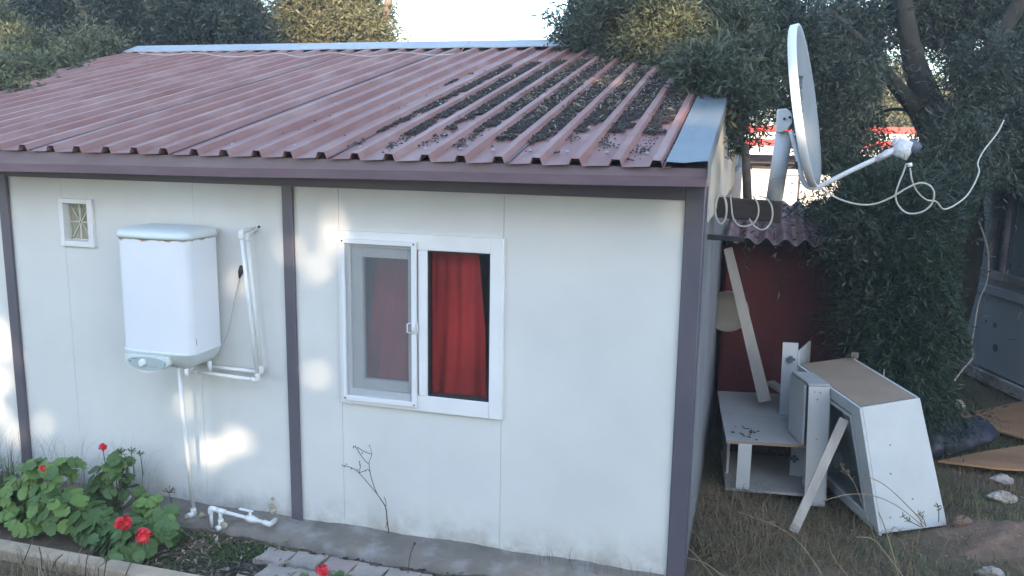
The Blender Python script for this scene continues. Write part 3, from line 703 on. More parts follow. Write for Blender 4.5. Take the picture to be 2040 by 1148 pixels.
# ------------------------------------------------------------------ red shed
shed = thing('red_shed', 'small dark red shed with a pinkish tile pattern metal roof behind the cabinets', 'shed', (1, 2.6, 0))
SY = 2.65
for i in range(8):
    x0 = .14+i*.135; MB().box(x0, x0+.1335, SY, SY+.03, 0, 1.66).build('wall_board', RED, shed)
MB().box(.12, 1.22, SY+.031, 4.6, 0, 1.6).build('shed_body', RED, shed)
V = []; Fs = []; nx, ny = 91, 31
for j in range(ny):
    for i in range(nx):
        x = .12+1.25*i/(nx-1); y = SY-.3+1.9*j/(ny-1); st = ((y-SY+.3) % .32)/.32
        V.append((x, y, 1.645+.10*(y-SY+.3)+.026*math.cos(2*math.pi*x/.145)+.018*(1-st)+(.004*math.sin(i*.9))))
for j in range(ny-1):
    for i in range(nx-1): A = j*nx+i; Fs.append((A, A+1, A+1+nx, A+nx))
mb = MB(); mb.add(V, Fs); o = mb.build('roof_sheet', TILE, shed); s = o.modifiers.new('t', 'SOLIDIFY'); s.thickness = .004
mb = MB(); mb.bar((.13, SY-.02, 1.62), (1.25, SY-.02, 1.62), .04, .06); mb.build('eave_board', BEAM, shed)

# leaning plank, basin
tag(MB().bar(at(1524, 800, y=2.05), at(1450, 495, y=2.45), .095, .02, (0, -1, 0), w2=.07).build('plank', WOOD, bevel=.002), 'long grey plank leaning against the cabin end by the red shed', 'plank')
tag(MB().bar(at(1535, 762, y=2.2), at(1580, 792, y=2.0), .07, .03).build('plank', WOOD, bevel=.002), 'short pale board lying behind the open cabinet', 'plank')
bc_ = at(1450, 618, y=2.55); mb = MB()
prf = [(.0, .0), (.08, .0), (.14, .02), (.165, .07), (.172, .075), (.17, .08), (.155, .072), (.13, .03), (.07, .012), (0, .012)]
V = []; Fs = []
for k in range(28):
    a = 2*math.pi*k/28
    for (r_, h_) in prf: V.append((bc_.x+r_*math.cos(a), bc_.y-h_*.8, bc_.z+r_*math.sin(a)))
for k in range(28):
    for q in range(len(prf)-1): A = k*10+q; B_ = ((k+1) % 28)*10+q; Fs.append((A, A+1, B_+1, B_))
mb.add(V, Fs); tag(mb.build('basin', mat('basin_plastic', (.25, .23, .19), .6), smooth=True), 'round beige plastic basin hung behind the leaning plank', 'basin')

# ------------------------------------------------------------------ open cabinet carcass
c1 = thing('open_cabinet', 'broken white kitchen cabinet carcass without doors, lying open beside the cabin corner', 'cabinet', (.55, 1.5, 0))
def P3(a): return Vector(a)
def partslab(name, a, b, c, d, t, m, bev=.0015): return MB().slab(a, b, c, d, t).build(name, m, c1, bevel=bev)
# bottom shelf
partslab('bottom_board', (.27, 1.235, .045), (.80, 1.32, .035), (.76, 2.0, .045), (.20, 1.95, .05), (0, 0, .018), MELAD)
# lower top (two boards with a seam)
partslab('shelf_board', (.253, 1.246, .385), (.781, 1.333, .385), (.765, 1.86, .39), (.192, 1.82, .385), (0, 0, .018), MELAD)
partslab('shelf_board', (.19, 1.826, .387), (.765, 1.866, .392), (.74, 2.5, .392), (.136, 2.42, .387), (0, 0, .018), MELAD)
partslab('raw_edge', (.254, 1.238, .383), (.782, 1.325, .383), (.781, 1.3315, .383), (.253, 1.2445, .383), (0, 0, .019), MDF, 0)
partslab('side_board', (.258, 1.50, .06), (.276, 1.50, .06), (.21, 2.3, .06), (.192, 2.3, .06), (0, 0, .325), MELA)
partslab('front_stile', (.335, 1.24, .062), (.425, 1.25, .062), (.425, 1.268, .062), (.335, 1.258, .062), (.0, 0, .325), MELA)
partslab('back_board', (.26, 2.25, .06), (.75, 2.30, .06), (.75, 2.31, .06), (.26, 2.26, .06), (0, 0, .325), mat('cabinet_back', (.22, .22, .21), .8))
partslab('divider_board', (.70, 1.62, .06), (.79, 1.62, .06), (.79, 1.636, .06), (.70, 1.636, .06), (0, 0, .325), MELA)
partslab('tall_front_rail', (.79, 1.25, -.0), (.925, 1.27, -.0), (.925, 1.288, -.0), (.79, 1.268, -.0), (-.03, 0, .835), MELA)
partslab('tall_side_board', (.888, 1.292, .04), (.904, 1.292, .04), (.80, 1.50, .04), (.784, 1.50, .04), (-.03, 0, .79), MELA)
partslab('tall_side_board', (.918, 1.290, .04), (.932, 1.290, .04), (.84, 1.48, .06), (.826, 1.48, .06), (-.03, 0, .79), MELA)
partslab('tall_top_board', (.757, 1.262, .838), (.893, 1.28, .838), (.80, 1.56, .838), (.66, 1.54, .838), (0, 0, .016), MELAD)
partslab('tall_inner_board', (.745, 1.30, .41), (.761, 1.30, .41), (.68, 1.56, .41), (.664, 1.56, .41), (-.01, 0, .42), MELA)
partslab('tall_back_board', (.61, 1.93, .41), (.72, 1.94, .41), (.72, 1.956, .41), (.61, 1.946, .41), (-.01, 0, .555), MELA)
partslab('tall_back_board', (.722, 1.945, .41), (.738, 1.945, .41), (.83, 2.3, .41), (.815, 2.3, .41), (-.01, 0, .50), MELA)
mb = MB()
for (x_, y_, z_) in ((.665, 1.93, .845), (.725, 1.62, .19)): mb.box(x_-.03, x_+.03, y_-.02, y_-.003, z_-.008, z_+.008); mb.box(x_-.012, x_+.012, y_-.025, y_-.003, z_-.024, z_+.024)
mb.build('hinge', NAVYP, c1)
mb = MB()
for (x_, z_) in ((.80, .80), (.835, .80), (.82, .75), (.785, .47), (.835, .475)): mb.tube([(x_, 1.258, z_), (x_, 1.252, z_)], .004, 6)
mb.build('screw_hole', BLACKP, c1)
MB().tube([(.33, 1.30, -.05), (.33, 1.30, .045)], .018, 8).build('foot', WOOD, c1, smooth=True)
mb = MB()
for k in range(26):
    x_ = random.gauss(.38, .05); y_ = random.gauss(1.45, .07); L_ = random.uniform(.006, .03); a = random.uniform(-.6, .8)
    mb.bar((x_, y_, .4065), (x_+L_*math.cos(a), y_+L_*math.sin(a), .4075), .006, .005)
tag(mb.build('leaf_litter', MUCK), 'dark crumbs on the cabinet shelf', 'litter', kind='stuff')

# ------------------------------------------------------------------ leaning cabinet with glass door
B1, B2 = Vector((1.248, .97, -.005)), Vector((1.673, 1.236, -.005)); T1, T2 = Vector((1.065, .97, .81)), Vector((1.435, 1.236, .83))
Dv = at(1695, 710, z=.885)-T2; Dv = Dv*.98
c2 = thing('leaning_cabinet', 'tall white kitchen cabinet tilted leftwards, brown hardboard on top, glass door at its side', 'cabinet', tuple(B1))
nf = (B2-B1).cross(T1-B1).normalized();
if nf.dot(CAM-B1) < 0: nf = -nf
def lp(a, b, t): return a.lerp(b, t)
th = -nf*.018
MB().slab(B1, B2, T2, T1, th).build('side_panel', MELA, c2, bevel=.002)
ul = (T1-B1).normalized(); off = Dv.normalized()*.02
def cs(u, v, w_): # u along B1->B2, v up, w along depth
    lo = lp(B1, B2, u); hi = lp(T1, T2, u); return lp(lo, hi, v)+Dv*w_
nup = (T2-T1).cross(Dv).normalized(); nup = nup if nup.z > 0 else -nup
MB().slab(cs(.0, 1, .03), cs(1, 1, .03), cs(1, 1, 1), cs(0, 1, 1), -nup*.004).build('top_hardboard', MDF, c2)
MB().slab(cs(1, 0, .03), cs(1, 1, .03), cs(1, 1, 1), cs(1, 0, 1), (-.016, -.006, 0)).build('back_panel', MELA, c2)
MB().slab(cs(0.04, 0, .03), cs(.96, 0, .03), cs(.96, 0, 1), cs(.04, 0, 1), (0, 0, .016)).build('bottom_panel', MELA, c2)
MB().slab(cs(0.04, 0.02, .97), cs(.96, 0.02, .97), cs(.96, .98, .97), cs(.04, .98, .97), Dv.normalized()*.016).build('far_side_panel', MELA, c2)
# door on the left face
nl = -(B2-B1).normalized()
def dl(w_, v, o_): return cs(0, v, w_)+nl*o_
def dslab(w0, w1, v0, v1, o0, o1, name, m, par): return MB().slab(dl(w0, v0, o0), dl(w1, v0, o0), dl(w1, v1, o0), dl(w0, v1, o0), nl*(o1-o0)).build(name, m, par, bevel=.002)
door = dslab(-.01, .13, -.01, 1.0, .006, .026, 'door', MELA, c2)
ORG[door.name] = ORG[c2.name]
dslab(.131, .87, .90, 1.0, .006, .026, 'door_rail', MELA, door); dslab(.131, .87, -.01, .09, .006, .026, 'door_rail', MELA, door); dslab(.871, 1.0, -.01, 1.0, .006, .026, 'door_stile', MELA, door)
dslab(.16, .84, .86, .885, .008, .033, 'bead', MELA, door); dslab(.135, .16, .10, .885, .008, .033, 'bead', MELA, door)
dslab(.13, .87, .09, .90, .010, .014, 'door_glass', GLASS, door)
mb = MB()
for (u, v) in ((.35, .68), (.28, .46), (.55, .24), (.16, .12)): c_ = cs(u, v, 0)+nf*.001; mb.tube([c_, c_+nf*.003], .005, 6)
mb.build('peg_hole', NAVYP, c2)
mb = MB(); c_ = cs(1, 1, .97); mb.box(c_.x-.02, c_.x+.03, c_.y-.01, c_.y+.004, c_.z, c_.z+.045); mb.build('bracket', TRIM, c2); mb = MB(); c_ = cs(1, 1, .5); mb.box(c_.x-.004, c_.x+.004, c_.y, c_.y+.01, c_.z, c_.z+.05); mb.build('bracket', TRIM, c2)
tag(MB().bar(at(1580, 1060, z=.0), at(1682, 835, y=1.06), .062, .012, (.2, -1, .2)).build('plank', WOOD, bevel=.002), 'thin grey slat leaning across the front of the two white cabinets', 'plank')

# ------------------------------------------------------------------ boards, roll, rocks
def board(name, pts, z, t, m, label, cat):
    return tag(MB().prism([Vector((p.x, p.y, z+dz)) for p, dz in pts], (0, 0, t)).build(name, m, bevel=.002), label, cat)
board('plywood_board', [(at(1900, 832, z=.03), 0), (at(2040, 806, z=.03), .02), (at(2160, 800, z=.03), .02), (at(2140, 905, z=.03), 0), (at(1975, 858, z=.03), 0)], .03, .018, PLY, 'orange plywood sheet on the ground behind the navy roll', 'plywood')
board('plywood_board', [(at(1868, 922, z=.02), 0), (at(1960, 903, z=.02), 0), (at(2120, 885, z=.02), .03), (at(2150, 945, z=.02), 0), (at(1990, 937, z=.02), 0)], .02, .018, PLY, 'orange plywood offcut on the ground in front of the navy roll', 'plywood')
V = []; Fs = []; a, b_ = at(1775, 890, z=.12), at(1958, 852, z=.12); d = (b_-a).normalized(); sd = Vector((-d.y, d.x, 0)); n1, n2 = 40, 22
for i in range(n1+1):
    t = i/n1
    for k in range(n2):
        an = 2*math.pi*k/n2; r_ = .125*(1+.10*math.sin(an*3+t*5)+.06*math.sin(t*37+an*2)+.05*math.sin(an*7+t*11)); r_ *= (.93 if i in (0, n1) else 1)
        V.append(a.lerp(b_, t)+sd*r_*math.cos(an)*1.2+Vector((0, 0, -.02+r_*.85*math.sin(an))))
for i in range(n1):
    for k in range(n2): A = i*n2+k; B_ = i*n2+(k+1) % n2; Fs.append((A, B_, B_+n2, A+n2))
Fs += [tuple(range(n2))[::-1], tuple(n1*n2+k for k in range(n2))]
mb = MB(); mb.add(V, Fs); tag(mb.build('tarpaulin_roll', NAVY, smooth=True), 'crumpled navy blue tarpaulin roll lying on the ground', 'tarpaulin')
def rock(px, py, r, label, sq=.6, m=ROCK, grp=None, z=None):
    c_ = at(px, py, z=.02 if z is None else z); mb = MB(); V = []; Fs = []; n1, n2 = 9, 14; rr = random.Random(px)
    ph = [rr.uniform(0, 6) for _ in range(6)]
    for i in range(n1+1):
        th_ = math.pi*i/n1
        for k in range(n2):
            f_ = 2*math.pi*k/n2; q = 1+.16*math.sin(2*f_+ph[0]+th_*2)+.12*math.sin(3*f_+ph[1])*math.sin(2*th_+ph[2])+.08*math.sin(5*f_+ph[3]+th_*4)+.06*rr.uniform(-1, 1)
            V.append((c_.x+r*q*math.sin(th_)*math.cos(f_), c_.y+r*.7*q*math.sin(th_)*math.sin(f_), c_.z+r*sq*q*math.cos(th_)))
    for i in range(n1):
        for k in range(n2): A = i*n2+k; B_ = i*n2+(k+1) % n2; Fs.append((A, A+n2, B_+n2, B_))
    mb.add(V, Fs); o = mb.build('rock', m); return tag(o, label, 'rock', grp)
rock(1995, 990, .085, 'pale flat rock at the right edge of the grass', .45)
rock(1995, 955, .07, 'brown dirt-covered rock behind the pale flat one', .5, TRIM)
rock(1920, 1042, .07, 'pinkish rock on top of the soil heap', .6, SOILR)
rock(1975, 1143, .07, 'pale rock at the bottom edge, in front of the soil heap', .5)
rock(1536, 1044, .028, 'small cream stone in the grass in front of the open cabinet', .7)
rock(567, 1120, .026, 'white flat pebble lying on the pavers', .3, z=.0)
rock(372, 1029, .02, 'small tan lump left of the drain pipe foot', .6, RUSTM, z=.01)
rock(403, 1026, .02, 'small tan lump right of the drain pipe foot', .8, RUSTM, z=.02)
rock(446, 1047, .024, 'small tan lump beside the valve pipe', .9, RUSTM, z=.01)
rock(1905, 812, .07, 'pale chunk of rubble at the foot of the bush', 1.0, ROCK)

# ------------------------------------------------------------------ grey cabin at the right
gd = Vector((.336, -.942, 0)).normalized(); gn = Vector((-.942, -.336, 0)).normalized(); g0 = Vector((2.48, 5.84, 0))
gc = thing('grey_cabin', 'blue-grey cabin with a window at the right edge, behind the trees', 'cabin', tuple(g0))
def gpnt(s_, z, o_=0): return g0+gd*s_+Vector((0, 0, z))+gn*o_
def gslab(s0, s1, z0, z1, o0, o1, name, m, par, bev=.003):
    return MB().slab(gpnt(s0, z0, o0), gpnt(s1, z0, o0), gpnt(s1, z1, o0), gpnt(s0, z1, o0), gn*(o1-o0)).build(name, m, par, bevel=bev)
q = at_plane(1966, 545, g0, gn); ws = (q-g0).dot(gd); wz = q.z; q2 = at_plane(1962, 370, g0, gn); wz2 = q2.z
gslab(-.6, ws, .12, 2.35, -.06, 0, 'wall_panel', GREYW, gc); gslab(ws+.003, 4, .12, wz, -.06, 0, 'wall_panel', GREYW, gc); gslab(ws+.003, 4, wz2+.05, 2.35, -.06, 0, 'wall_panel', GREYW, gc)
gslab(ws+1.1, 4, wz+.002, wz2+.048, -.06, 0, 'wall_panel', GREYW, gc)
MB().slab(gpnt(-.6, 0, -.061), gpnt(4, 0, -.061), gpnt(4, 2.35, -.061), gpnt(-.6, 2.35, -.061), -gn*2.2).build('cabin_body', GREYW, gc)
wf = gslab(ws, ws+1.1, wz-.03, wz+.05, .001, .05, 'window', TRIM, gc); ORG[wf.name] = ORG[gc.name]
gslab(ws, ws+.06, wz+.051, wz2, .001, .045, 'window_stile', TRIM, wf); gslab(ws+.06, ws+1.1, wz2-.05, wz2, .001, .045, 'window_rail', TRIM, wf)
gslab(ws+.26, ws+.30, wz+.051, wz2-.051, .001, .04, 'window_stile', TRIM, wf)
gslab(ws+.061, ws+.259, wz+.051, wz2-.051, -.055, -.05, 'pane', mat('dull_pane', (.11, .13, .15), .3), wf)
gslab(ws+.301, ws+1.1, wz+.051, wz2-.051, -.055, -.05, 'pane', mat('dull_pane_blue', (.16, .21, .24), .25), wf)
gslab(-.6, 4, wz-.2, wz-.11, .001, .03, 'cover_strip', GREYW, gc)
for k in range(4): gslab(-.6+k*1.15, .54+k*1.15, -.0, .11, .0+.01*k, .05+.012*k, 'skirting_board', TRIM, gc)
mb = MB(); mb.slab(gpnt(-.8, 2.36, .2), gpnt(4.2, 2.36, .2), gpnt(4.2, 2.62, -2.5), gpnt(-.8, 2.62, -2.5), (0, 0, .04)); mb.build('roof', TILE, gc)
mb = MB()
for (px, py, r_) in ((1982, 648, .03), (1983, 693, .04), (1965, 640, .015)): c_ = at_plane(px, py, g0, gn); mb.tube([c_-gn*.002, c_+gn*.003], r_, 9)
mb.build('stain', mat('dark_stain', (.10, .10, .11), .9), gc)
cable('pale cable hanging down the grey cabin wall to the ground', [at(px, py, d=dd) for px, py, dd in ((1950, 440, 8.2), (1968, 500, 8.2), (1966, 560, 8.2), (1950, 600, 8.2), (1940, 660, 8.2), (1935, 690, 8.2), (1938, 712, 8.1), (1915, 740, 8.0), (1898, 765, 8.0), (1886, 800, 7.9))], r=.008)
cable('thin pale wire hanging behind the leaning cabinet', [at(px, py, y=2.3) for px, py in ((1712, 500), (1708, 540), (1700, 590), (1695, 640), (1685, 690), (1680, 705))], r=.0035)

# ------------------------------------------------------------------ shop far behind
shop = thing('far_shop', 'sunlit white shop with a red awning band far behind the dish', 'shop', tuple(at(1540, 400, y=20)))
SH = lambda px, py: at(px, py, y=20)
def sbox(px0, px1, py0, py1, name, m, dy=0, th_=.3):
    a, b_ = SH(px0, py1), SH(px1, py0); return MB().box(a.x, b_.x, 20-dy, 20-dy+th_, a.z, b_.z).build(name, m, shop)
sbox(1400, 1900, 305, 520, 'wall', SHOPW)
sbox(1380, 1920, 275, 300, 'awning_band', SHOPR, 1.2, .1); sbox(1380, 1920, 298, 304, 'awning_trim', SHOPW, 1.22, .1)
sbox(1380, 1920, 256, 274, 'roof_edge', SHOPR, .6, .3); sbox(1380, 1920, 270, 275, 'roof_trim', SHOPW, 1.25, .1)
sbox(1400, 1900, 304, 322, 'awning_shade_strip', SHOPD, .4, .2)  # dark strip painted in as the shade below the awning
sbox(1552, 1556, 322, 420, 'window_bar', SHOPD, .05, .04); sbox(1590, 1594, 322, 420, 'window_bar', SHOPD, .05, .04); sbox(1400, 1900, 330, 333, 'window_bar', SHOPD, .05, .04)
text_part('100', .2, SH(1516, 299)-Vector((0, 1.35, 0)), Vector((1, 0, 0)), Vector((0, 0, 1)), SHOPW, shop)

# ------------------------------------------------------------------ foliage
def unit(v): return v/np.maximum(np.linalg.norm(v, axis=1, keepdims=True), 1e-9)
def leaves(blobs, ntw, lpt, ll, lw, mtl, seed, droop=.35, twl=.35, shell=.55, wv=1.0, keep=None, spread=.8, clump=.62):
    g = np.random.default_rng(seed)
    B = np.array([[*b[0], *(b[1] if hasattr(b[1], '__len__') else (b[1],)*3)] for b in blobs]); vol = (B[:, 3]*B[:, 4]*B[:, 5])**.8; vol /= vol.sum()
    k = g.choice(len(B), ntw, p=vol); d = unit(g.normal(size=(ntw, 3))); rr_ = g.uniform(shell**2, 1.0, ntw)**.5
    o = B[k, :3]+d*B[k, 3:]*rr_[:, None]
    if clump:   # boughs: pull the twigs of a blob towards a few sub-centres
        nc = 9; cc = unit(g.normal(size=(len(B), nc, 3)))*g.uniform(.35, 1.0, (len(B), nc, 1))*B[:, None, 3:]+B[:, None, :3]
        j = g.integers(0, nc, ntw); o = o*(1-clump)+cc[k, j]*clump+g.normal(size=(ntw, 3))*.02
    td = unit(d*.7+g.normal(size=(ntw, 3))*.6+np.array([0, 0, -droop])); tl = twl*g.uniform(.5, 1.3, ntw)
    t = (np.arange(lpt)+.5)/lpt
    P = o[:, None, :]+td[:, None, :]*(t[None, :, None]*tl[:, None, None]); P[..., 2] -= droop*.35*(t**2)[None, :]*tl[:, None]
    P = P.reshape(-1, 3); T = np.repeat(td, lpt, 0); n_ = len(P)
    ld = unit(T*.55+unit(g.normal(size=(n_, 3)))*spread); s_ = unit(np.cross(ld, g.normal(size=(n_, 3)))); up_ = np.cross(ld, s_)
    L_ = ll*g.uniform(.6, 1.25, n_)[:, None]; W_ = lw*g.uniform(.7, 1.2, n_)[:, None]
    if keep is not None:
        kk = keep(P); P, ld, s_, up_, L_, W_ = P[kk], ld[kk], s_[kk], up_[kk], L_[kk], W_[kk]; n_ = len(P)
    V = np.stack([P, P+ld*L_*.45+s_*W_*.5+up_*L_*.03, P+ld*L_, P+ld*L_*.45-s_*W_*.5+up_*L_*.03], 1).reshape(-1, 3)
    return fast_mesh('crown', V, np.arange(n_*4).reshape(-1, 4), mtl)
def pix(P):
    q_ = P-np.array(CAM); z_ = q_@np.array(FW); return 1020+FPX*(q_@np.array(RT))/z_, 574-FPX*(q_@np.array(UP))/z_
def opening(*rects):
    gg = np.random.default_rng(77)
    def f(P):
        x_, y_ = pix(P); k_ = np.ones(len(P), bool)
        for (cx_1, cy_1, rx_1, ry_1, pr) in rects: k_ &= ~(((((x_-cx_1)/rx_1)**2+((y_-cy_1)/ry_1)**2) < 1) & (gg.random(len(P)) < pr))
        return k_
    return f
OPEN = opening((1535, 348, 100, 56, .97), (1525, 255, 60, 45, .72), (1640, 370, 40, 30, .8), (1795, 205, 44, 60, .8), (1780, 100, 25, 60, .7), (1990, 560, 85, 190, .97), (1895, 470, 18, 45, .8), (1950, 760, 60, 60, .9), (1955, 95, 20, 24, .8))
def tree(label, base, trunk_paths, crowns, cat='tree', name='olive_tree', bark=None):
    t = thing(name, label, cat, tuple(base))
    mb = MB()
    for pts, rs in trunk_paths: mb.tube(pts, rs, 9, smooth=5)
    mb.build('trunk', bark or BARK, t, smooth=True)
    for c_ in crowns:
        me_ = leaves(**c_); me_.name = 'crown'; link_mesh('crown', me_, t)
    return t
def bl(px, py, y, r): return (tuple(at(px, py, y=y)), r)
# right-hand big olive, trunk forks, branches reach over the roof and behind the dish
tb = Vector((2.15, 5.0, 0))
paths = [([tb, at(1905, 520, y=5), at(1895, 350, y=5), at(1850, 210, y=5), at(1815, 100, y=5), at(1790, -60, y=5)], [.26, .24, .25, .15, .10, .07]),
         ([at(1895, 340, y=5), at(1830, 225, y=4.9), at(1780, 165, y=4.8), at(1730, 100, y=4.6), at(1650, 20, y=4.3)], [.16, .09, .07, .05, .03]),
         ([at(1900, 330, y=5), at(1940, 180, y=5.2), at(2010, 40, y=5.4), at(2080, -60, y=5.4)], [.2, .12, .08, .06]),
         ([at(1730, 100, y=4.6), at(1600, 60, y=4.2), at(1450, 40, y=3.7), at(1300, 60, y=3.3)], [.04, .035, .025, .012]),
         ([at(1650, 20, y=4.3), at(1500, 130, y=3.4), at(1400, 190, y=2.4)], [.03, .02, .008])]
back = [bl(1190, 20, 4.6, .5), bl(1130, 45, 4.4, .26), bl(1290, 10, 4.5, .55), bl(1420, 20, 4.4, .6), bl(1560, 40, 4.6, .62), bl(1500, 150, 4.0, .45), bl(1690, 60, 5.2, .7), bl(1660, 180, 5.0, .45),
        bl(1840, -20, 5.6, .8), bl(1960, 60, 5.8, .8), bl(2060, 150, 5.4, .7), bl(1930, 240, 5.8, .55), bl(2030, 320, 5.3, .5), bl(1700, 250, 5.6, .4), bl(1620, 110, 4.4, .4), bl(1460, 240, 3.6, .26), bl(1940, 380, 5.2, .4), bl(2060, 20, 6.2, .9), bl(1800, 60, 6.6, .5)]
front = [bl(1440, 150, 2.3, (.28, .3, .16)), bl(1475, 190, 1.9, (.2, .3, .14)), bl(1390, 150, 2.5, (.25, .3, .12)), bl(1500, 120, 2.6, .25), bl(1450, 215, 1.7, (.13, .2, .06)), bl(1240, 40, 3.4, (.42, .3, .26)), bl(1350, 110, 3.0, (.35, .3, .2)), bl(1160, 70, 3.9, .2), bl(1430, 160, 2.6, (.32, .35, .22)), bl(1480, 70, 3.2, .35), bl(1390, 200, 2.3, (.26, .3, .10)), bl(1470, 250, 2.2, .16), bl(1320, 25, 3.2, .35)]
lowhang = [bl(1700, 455, 2.0, (.14, .2, .10)), bl(1820, 330, 4.2, (.4, .3, .3)), bl(1900, 250, 4.4, (.45, .3, .35)), bl(1980, 330, 4.4, (.45, .3, .4)), bl(1960, 120, 4.6, (.45, .3, .4)), bl(1890, 400, 3.9, (.4, .3, .2)), bl(2040, 240, 4.4, .4), bl(1620, 240, 3.4, .26), bl(1720, 120, 4.4, .35), bl(1650, 300, 3.6, (.3, .4, .34)), bl(1700, 380, 3.4, (.36, .4, .3)), bl(1600, 60, 3.2, .35), bl(1540, 200, 3.2, .25), bl(1650, 160, 3.8, .35), bl(1740, 460, 3.2, .3)]
hole = lambda P: ~(((P[:, 0]-HP.x)/.16)**2+((P[:, 2]-HP.z)/.20)**2 < 1)
rt_ = random.Random(21)
for b_1 in back[:14]+front[:9]+lowhang[2:8]:
    c_ = Vector(b_1[0]); rr_1 = b_1[1] if not hasattr(b_1[1], '__len__') else b_1[1][0]
    src = min((Vector(p) for pts, _ in paths[:5] for p in pts), key=lambda p: (p-c_).length)
    paths.append(([src, src.lerp(c_, .5)+Vector((rt_.gauss(0, .1), rt_.gauss(0, .1), .1)), c_, c_+Vector((rt_.gauss(0, 1), rt_.gauss(0, 1), rt_.gauss(0, .6))).normalized()*rr_1*1.1], [.022, .016, .010, .003]))
    for _ in range(3): paths.append(([c_, c_+Vector((rt_.gauss(0, 1), rt_.gauss(-.5, 1), rt_.gauss(-.2, .6))).normalized()*rr_1*1.15], [.007, .002]))
tree('large dark olive tree with forked trunk, overhanging the cabin roof behind the dish', tb, paths,
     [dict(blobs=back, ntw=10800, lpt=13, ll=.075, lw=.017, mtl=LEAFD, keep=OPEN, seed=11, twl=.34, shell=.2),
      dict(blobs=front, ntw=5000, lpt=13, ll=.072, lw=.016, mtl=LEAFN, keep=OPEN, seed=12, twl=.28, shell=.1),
      dict(blobs=[bl(1300, 80, 3.1, (.24, .2, .17)), bl(1350, 60, 3.0, (.22, .2, .2)), bl(1240, 100, 3.3, .12), bl(1340, 120, 2.9, (.2, .2, .08))], ntw=1500, lpt=14, ll=.06, lw=.014, mtl=LEAFM, seed=14, twl=.22, shell=.1),  # sunlit clump: paler leaf colour carries part of the sunlight
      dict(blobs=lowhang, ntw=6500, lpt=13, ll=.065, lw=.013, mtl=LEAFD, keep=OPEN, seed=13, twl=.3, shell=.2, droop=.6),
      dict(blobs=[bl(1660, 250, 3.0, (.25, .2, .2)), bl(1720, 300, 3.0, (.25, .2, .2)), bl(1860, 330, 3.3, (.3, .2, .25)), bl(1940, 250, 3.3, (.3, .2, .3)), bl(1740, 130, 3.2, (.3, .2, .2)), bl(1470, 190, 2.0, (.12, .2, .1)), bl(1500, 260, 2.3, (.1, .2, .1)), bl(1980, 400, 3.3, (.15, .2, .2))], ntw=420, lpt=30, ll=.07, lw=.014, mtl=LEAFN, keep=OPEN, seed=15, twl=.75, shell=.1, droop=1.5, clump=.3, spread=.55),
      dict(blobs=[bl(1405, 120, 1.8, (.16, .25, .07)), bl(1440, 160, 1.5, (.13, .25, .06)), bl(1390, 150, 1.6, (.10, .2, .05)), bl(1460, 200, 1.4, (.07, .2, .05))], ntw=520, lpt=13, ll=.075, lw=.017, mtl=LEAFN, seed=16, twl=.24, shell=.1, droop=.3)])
# dark shoots / bush under the big tree
bush = thing('bush', 'dense dark green feathery bush between the red shed and the grey cabin', 'bush', (1.45, 2.4, 0))
bb = [bl(1800, 560, 2.35, (.26, .28, .36)), bl(1850, 500, 2.6, (.26, .28, .34)), bl(1790, 690, 2.25, (.26, .22, .30)), bl(1860, 640, 2.5, (.20, .25, .34)), bl(1790, 430, 2.4, (.36, .3, .22)), bl(1870, 770, 2.6, (.14, .18, .16)), bl(1740, 480, 2.3, (.16, .22, .24)), bl(1890, 420, 2.9, (.26, .28, .2)), bl(1800, 780, 2.3, (.2, .18, .14)), bl(1745, 600, 2.3, (.14, .2, .3)), bl(1730, 390, 2.5, (.3, .3, .12))]
me_ = leaves(bb, 9500, 15, .07, .010, LEAFG, 21, keep=OPEN, droop=.35, twl=.38, shell=.1, spread=.5); link_mesh('foliage', me_, bush)
mb = MB()
for k in range(16):
    p0 = Vector((1.5+random.uniform(-.25, .3), 2.4+random.uniform(-.15, .15), -.03)); p1 = at(random.uniform(1740, 1890), random.uniform(420, 700), y=2.4)
    mb.tube([p0, p0.lerp(p1, .5)+Vector((random.uniform(-.08, .08), 0, 0)), p1], [.012, .009, .004], 5, smooth=4)
mb.build('stem', BARK, bush, smooth=True)
# left trees behind the roof
lt = Vector((-8.6, 7.2, 0))
tree('dark olive tree standing behind the left end of the cabin roof', lt, [([lt, (-8.5, 7.2, 1.8), (-8.3, 7.1, 3.2), (-8.0, 7.0, 4.6)], [.2, .17, .12, .06]), ([(-8.5, 7.2, 1.8), (-9.3, 7, 3.2), (-10, 6.8, 4.4)], [.12, .08, .04]), ([(-8.4, 7.2, 2.4), (-7.4, 7, 3.5), (-6.8, 6.8, 4.6)], [.1, .07, .03])],
     [dict(blobs=[bl(100, 20, 7.2, .9), bl(250, 40, 7.0, .8), bl(380, 30, 7.0, .75), bl(470, 40, 7.0, .55), bl(200, 110, 6.6, .5), bl(330, 90, 6.8, .45), bl(60, 120, 6.5, .6), bl(-60, 60, 7, .9), bl(440, -40, 7.4, .8), bl(260, -60, 7.4, .9), bl(500, 60, 7.0, .35)], ntw=11000, lpt=13, ll=.10, lw=.026, mtl=LEAFD, seed=31, twl=.42, shell=.1)])
lb = at(-20, 330, y=3.0); lb.z = 0; lb = Vector((-7.75, 3.3, 0))
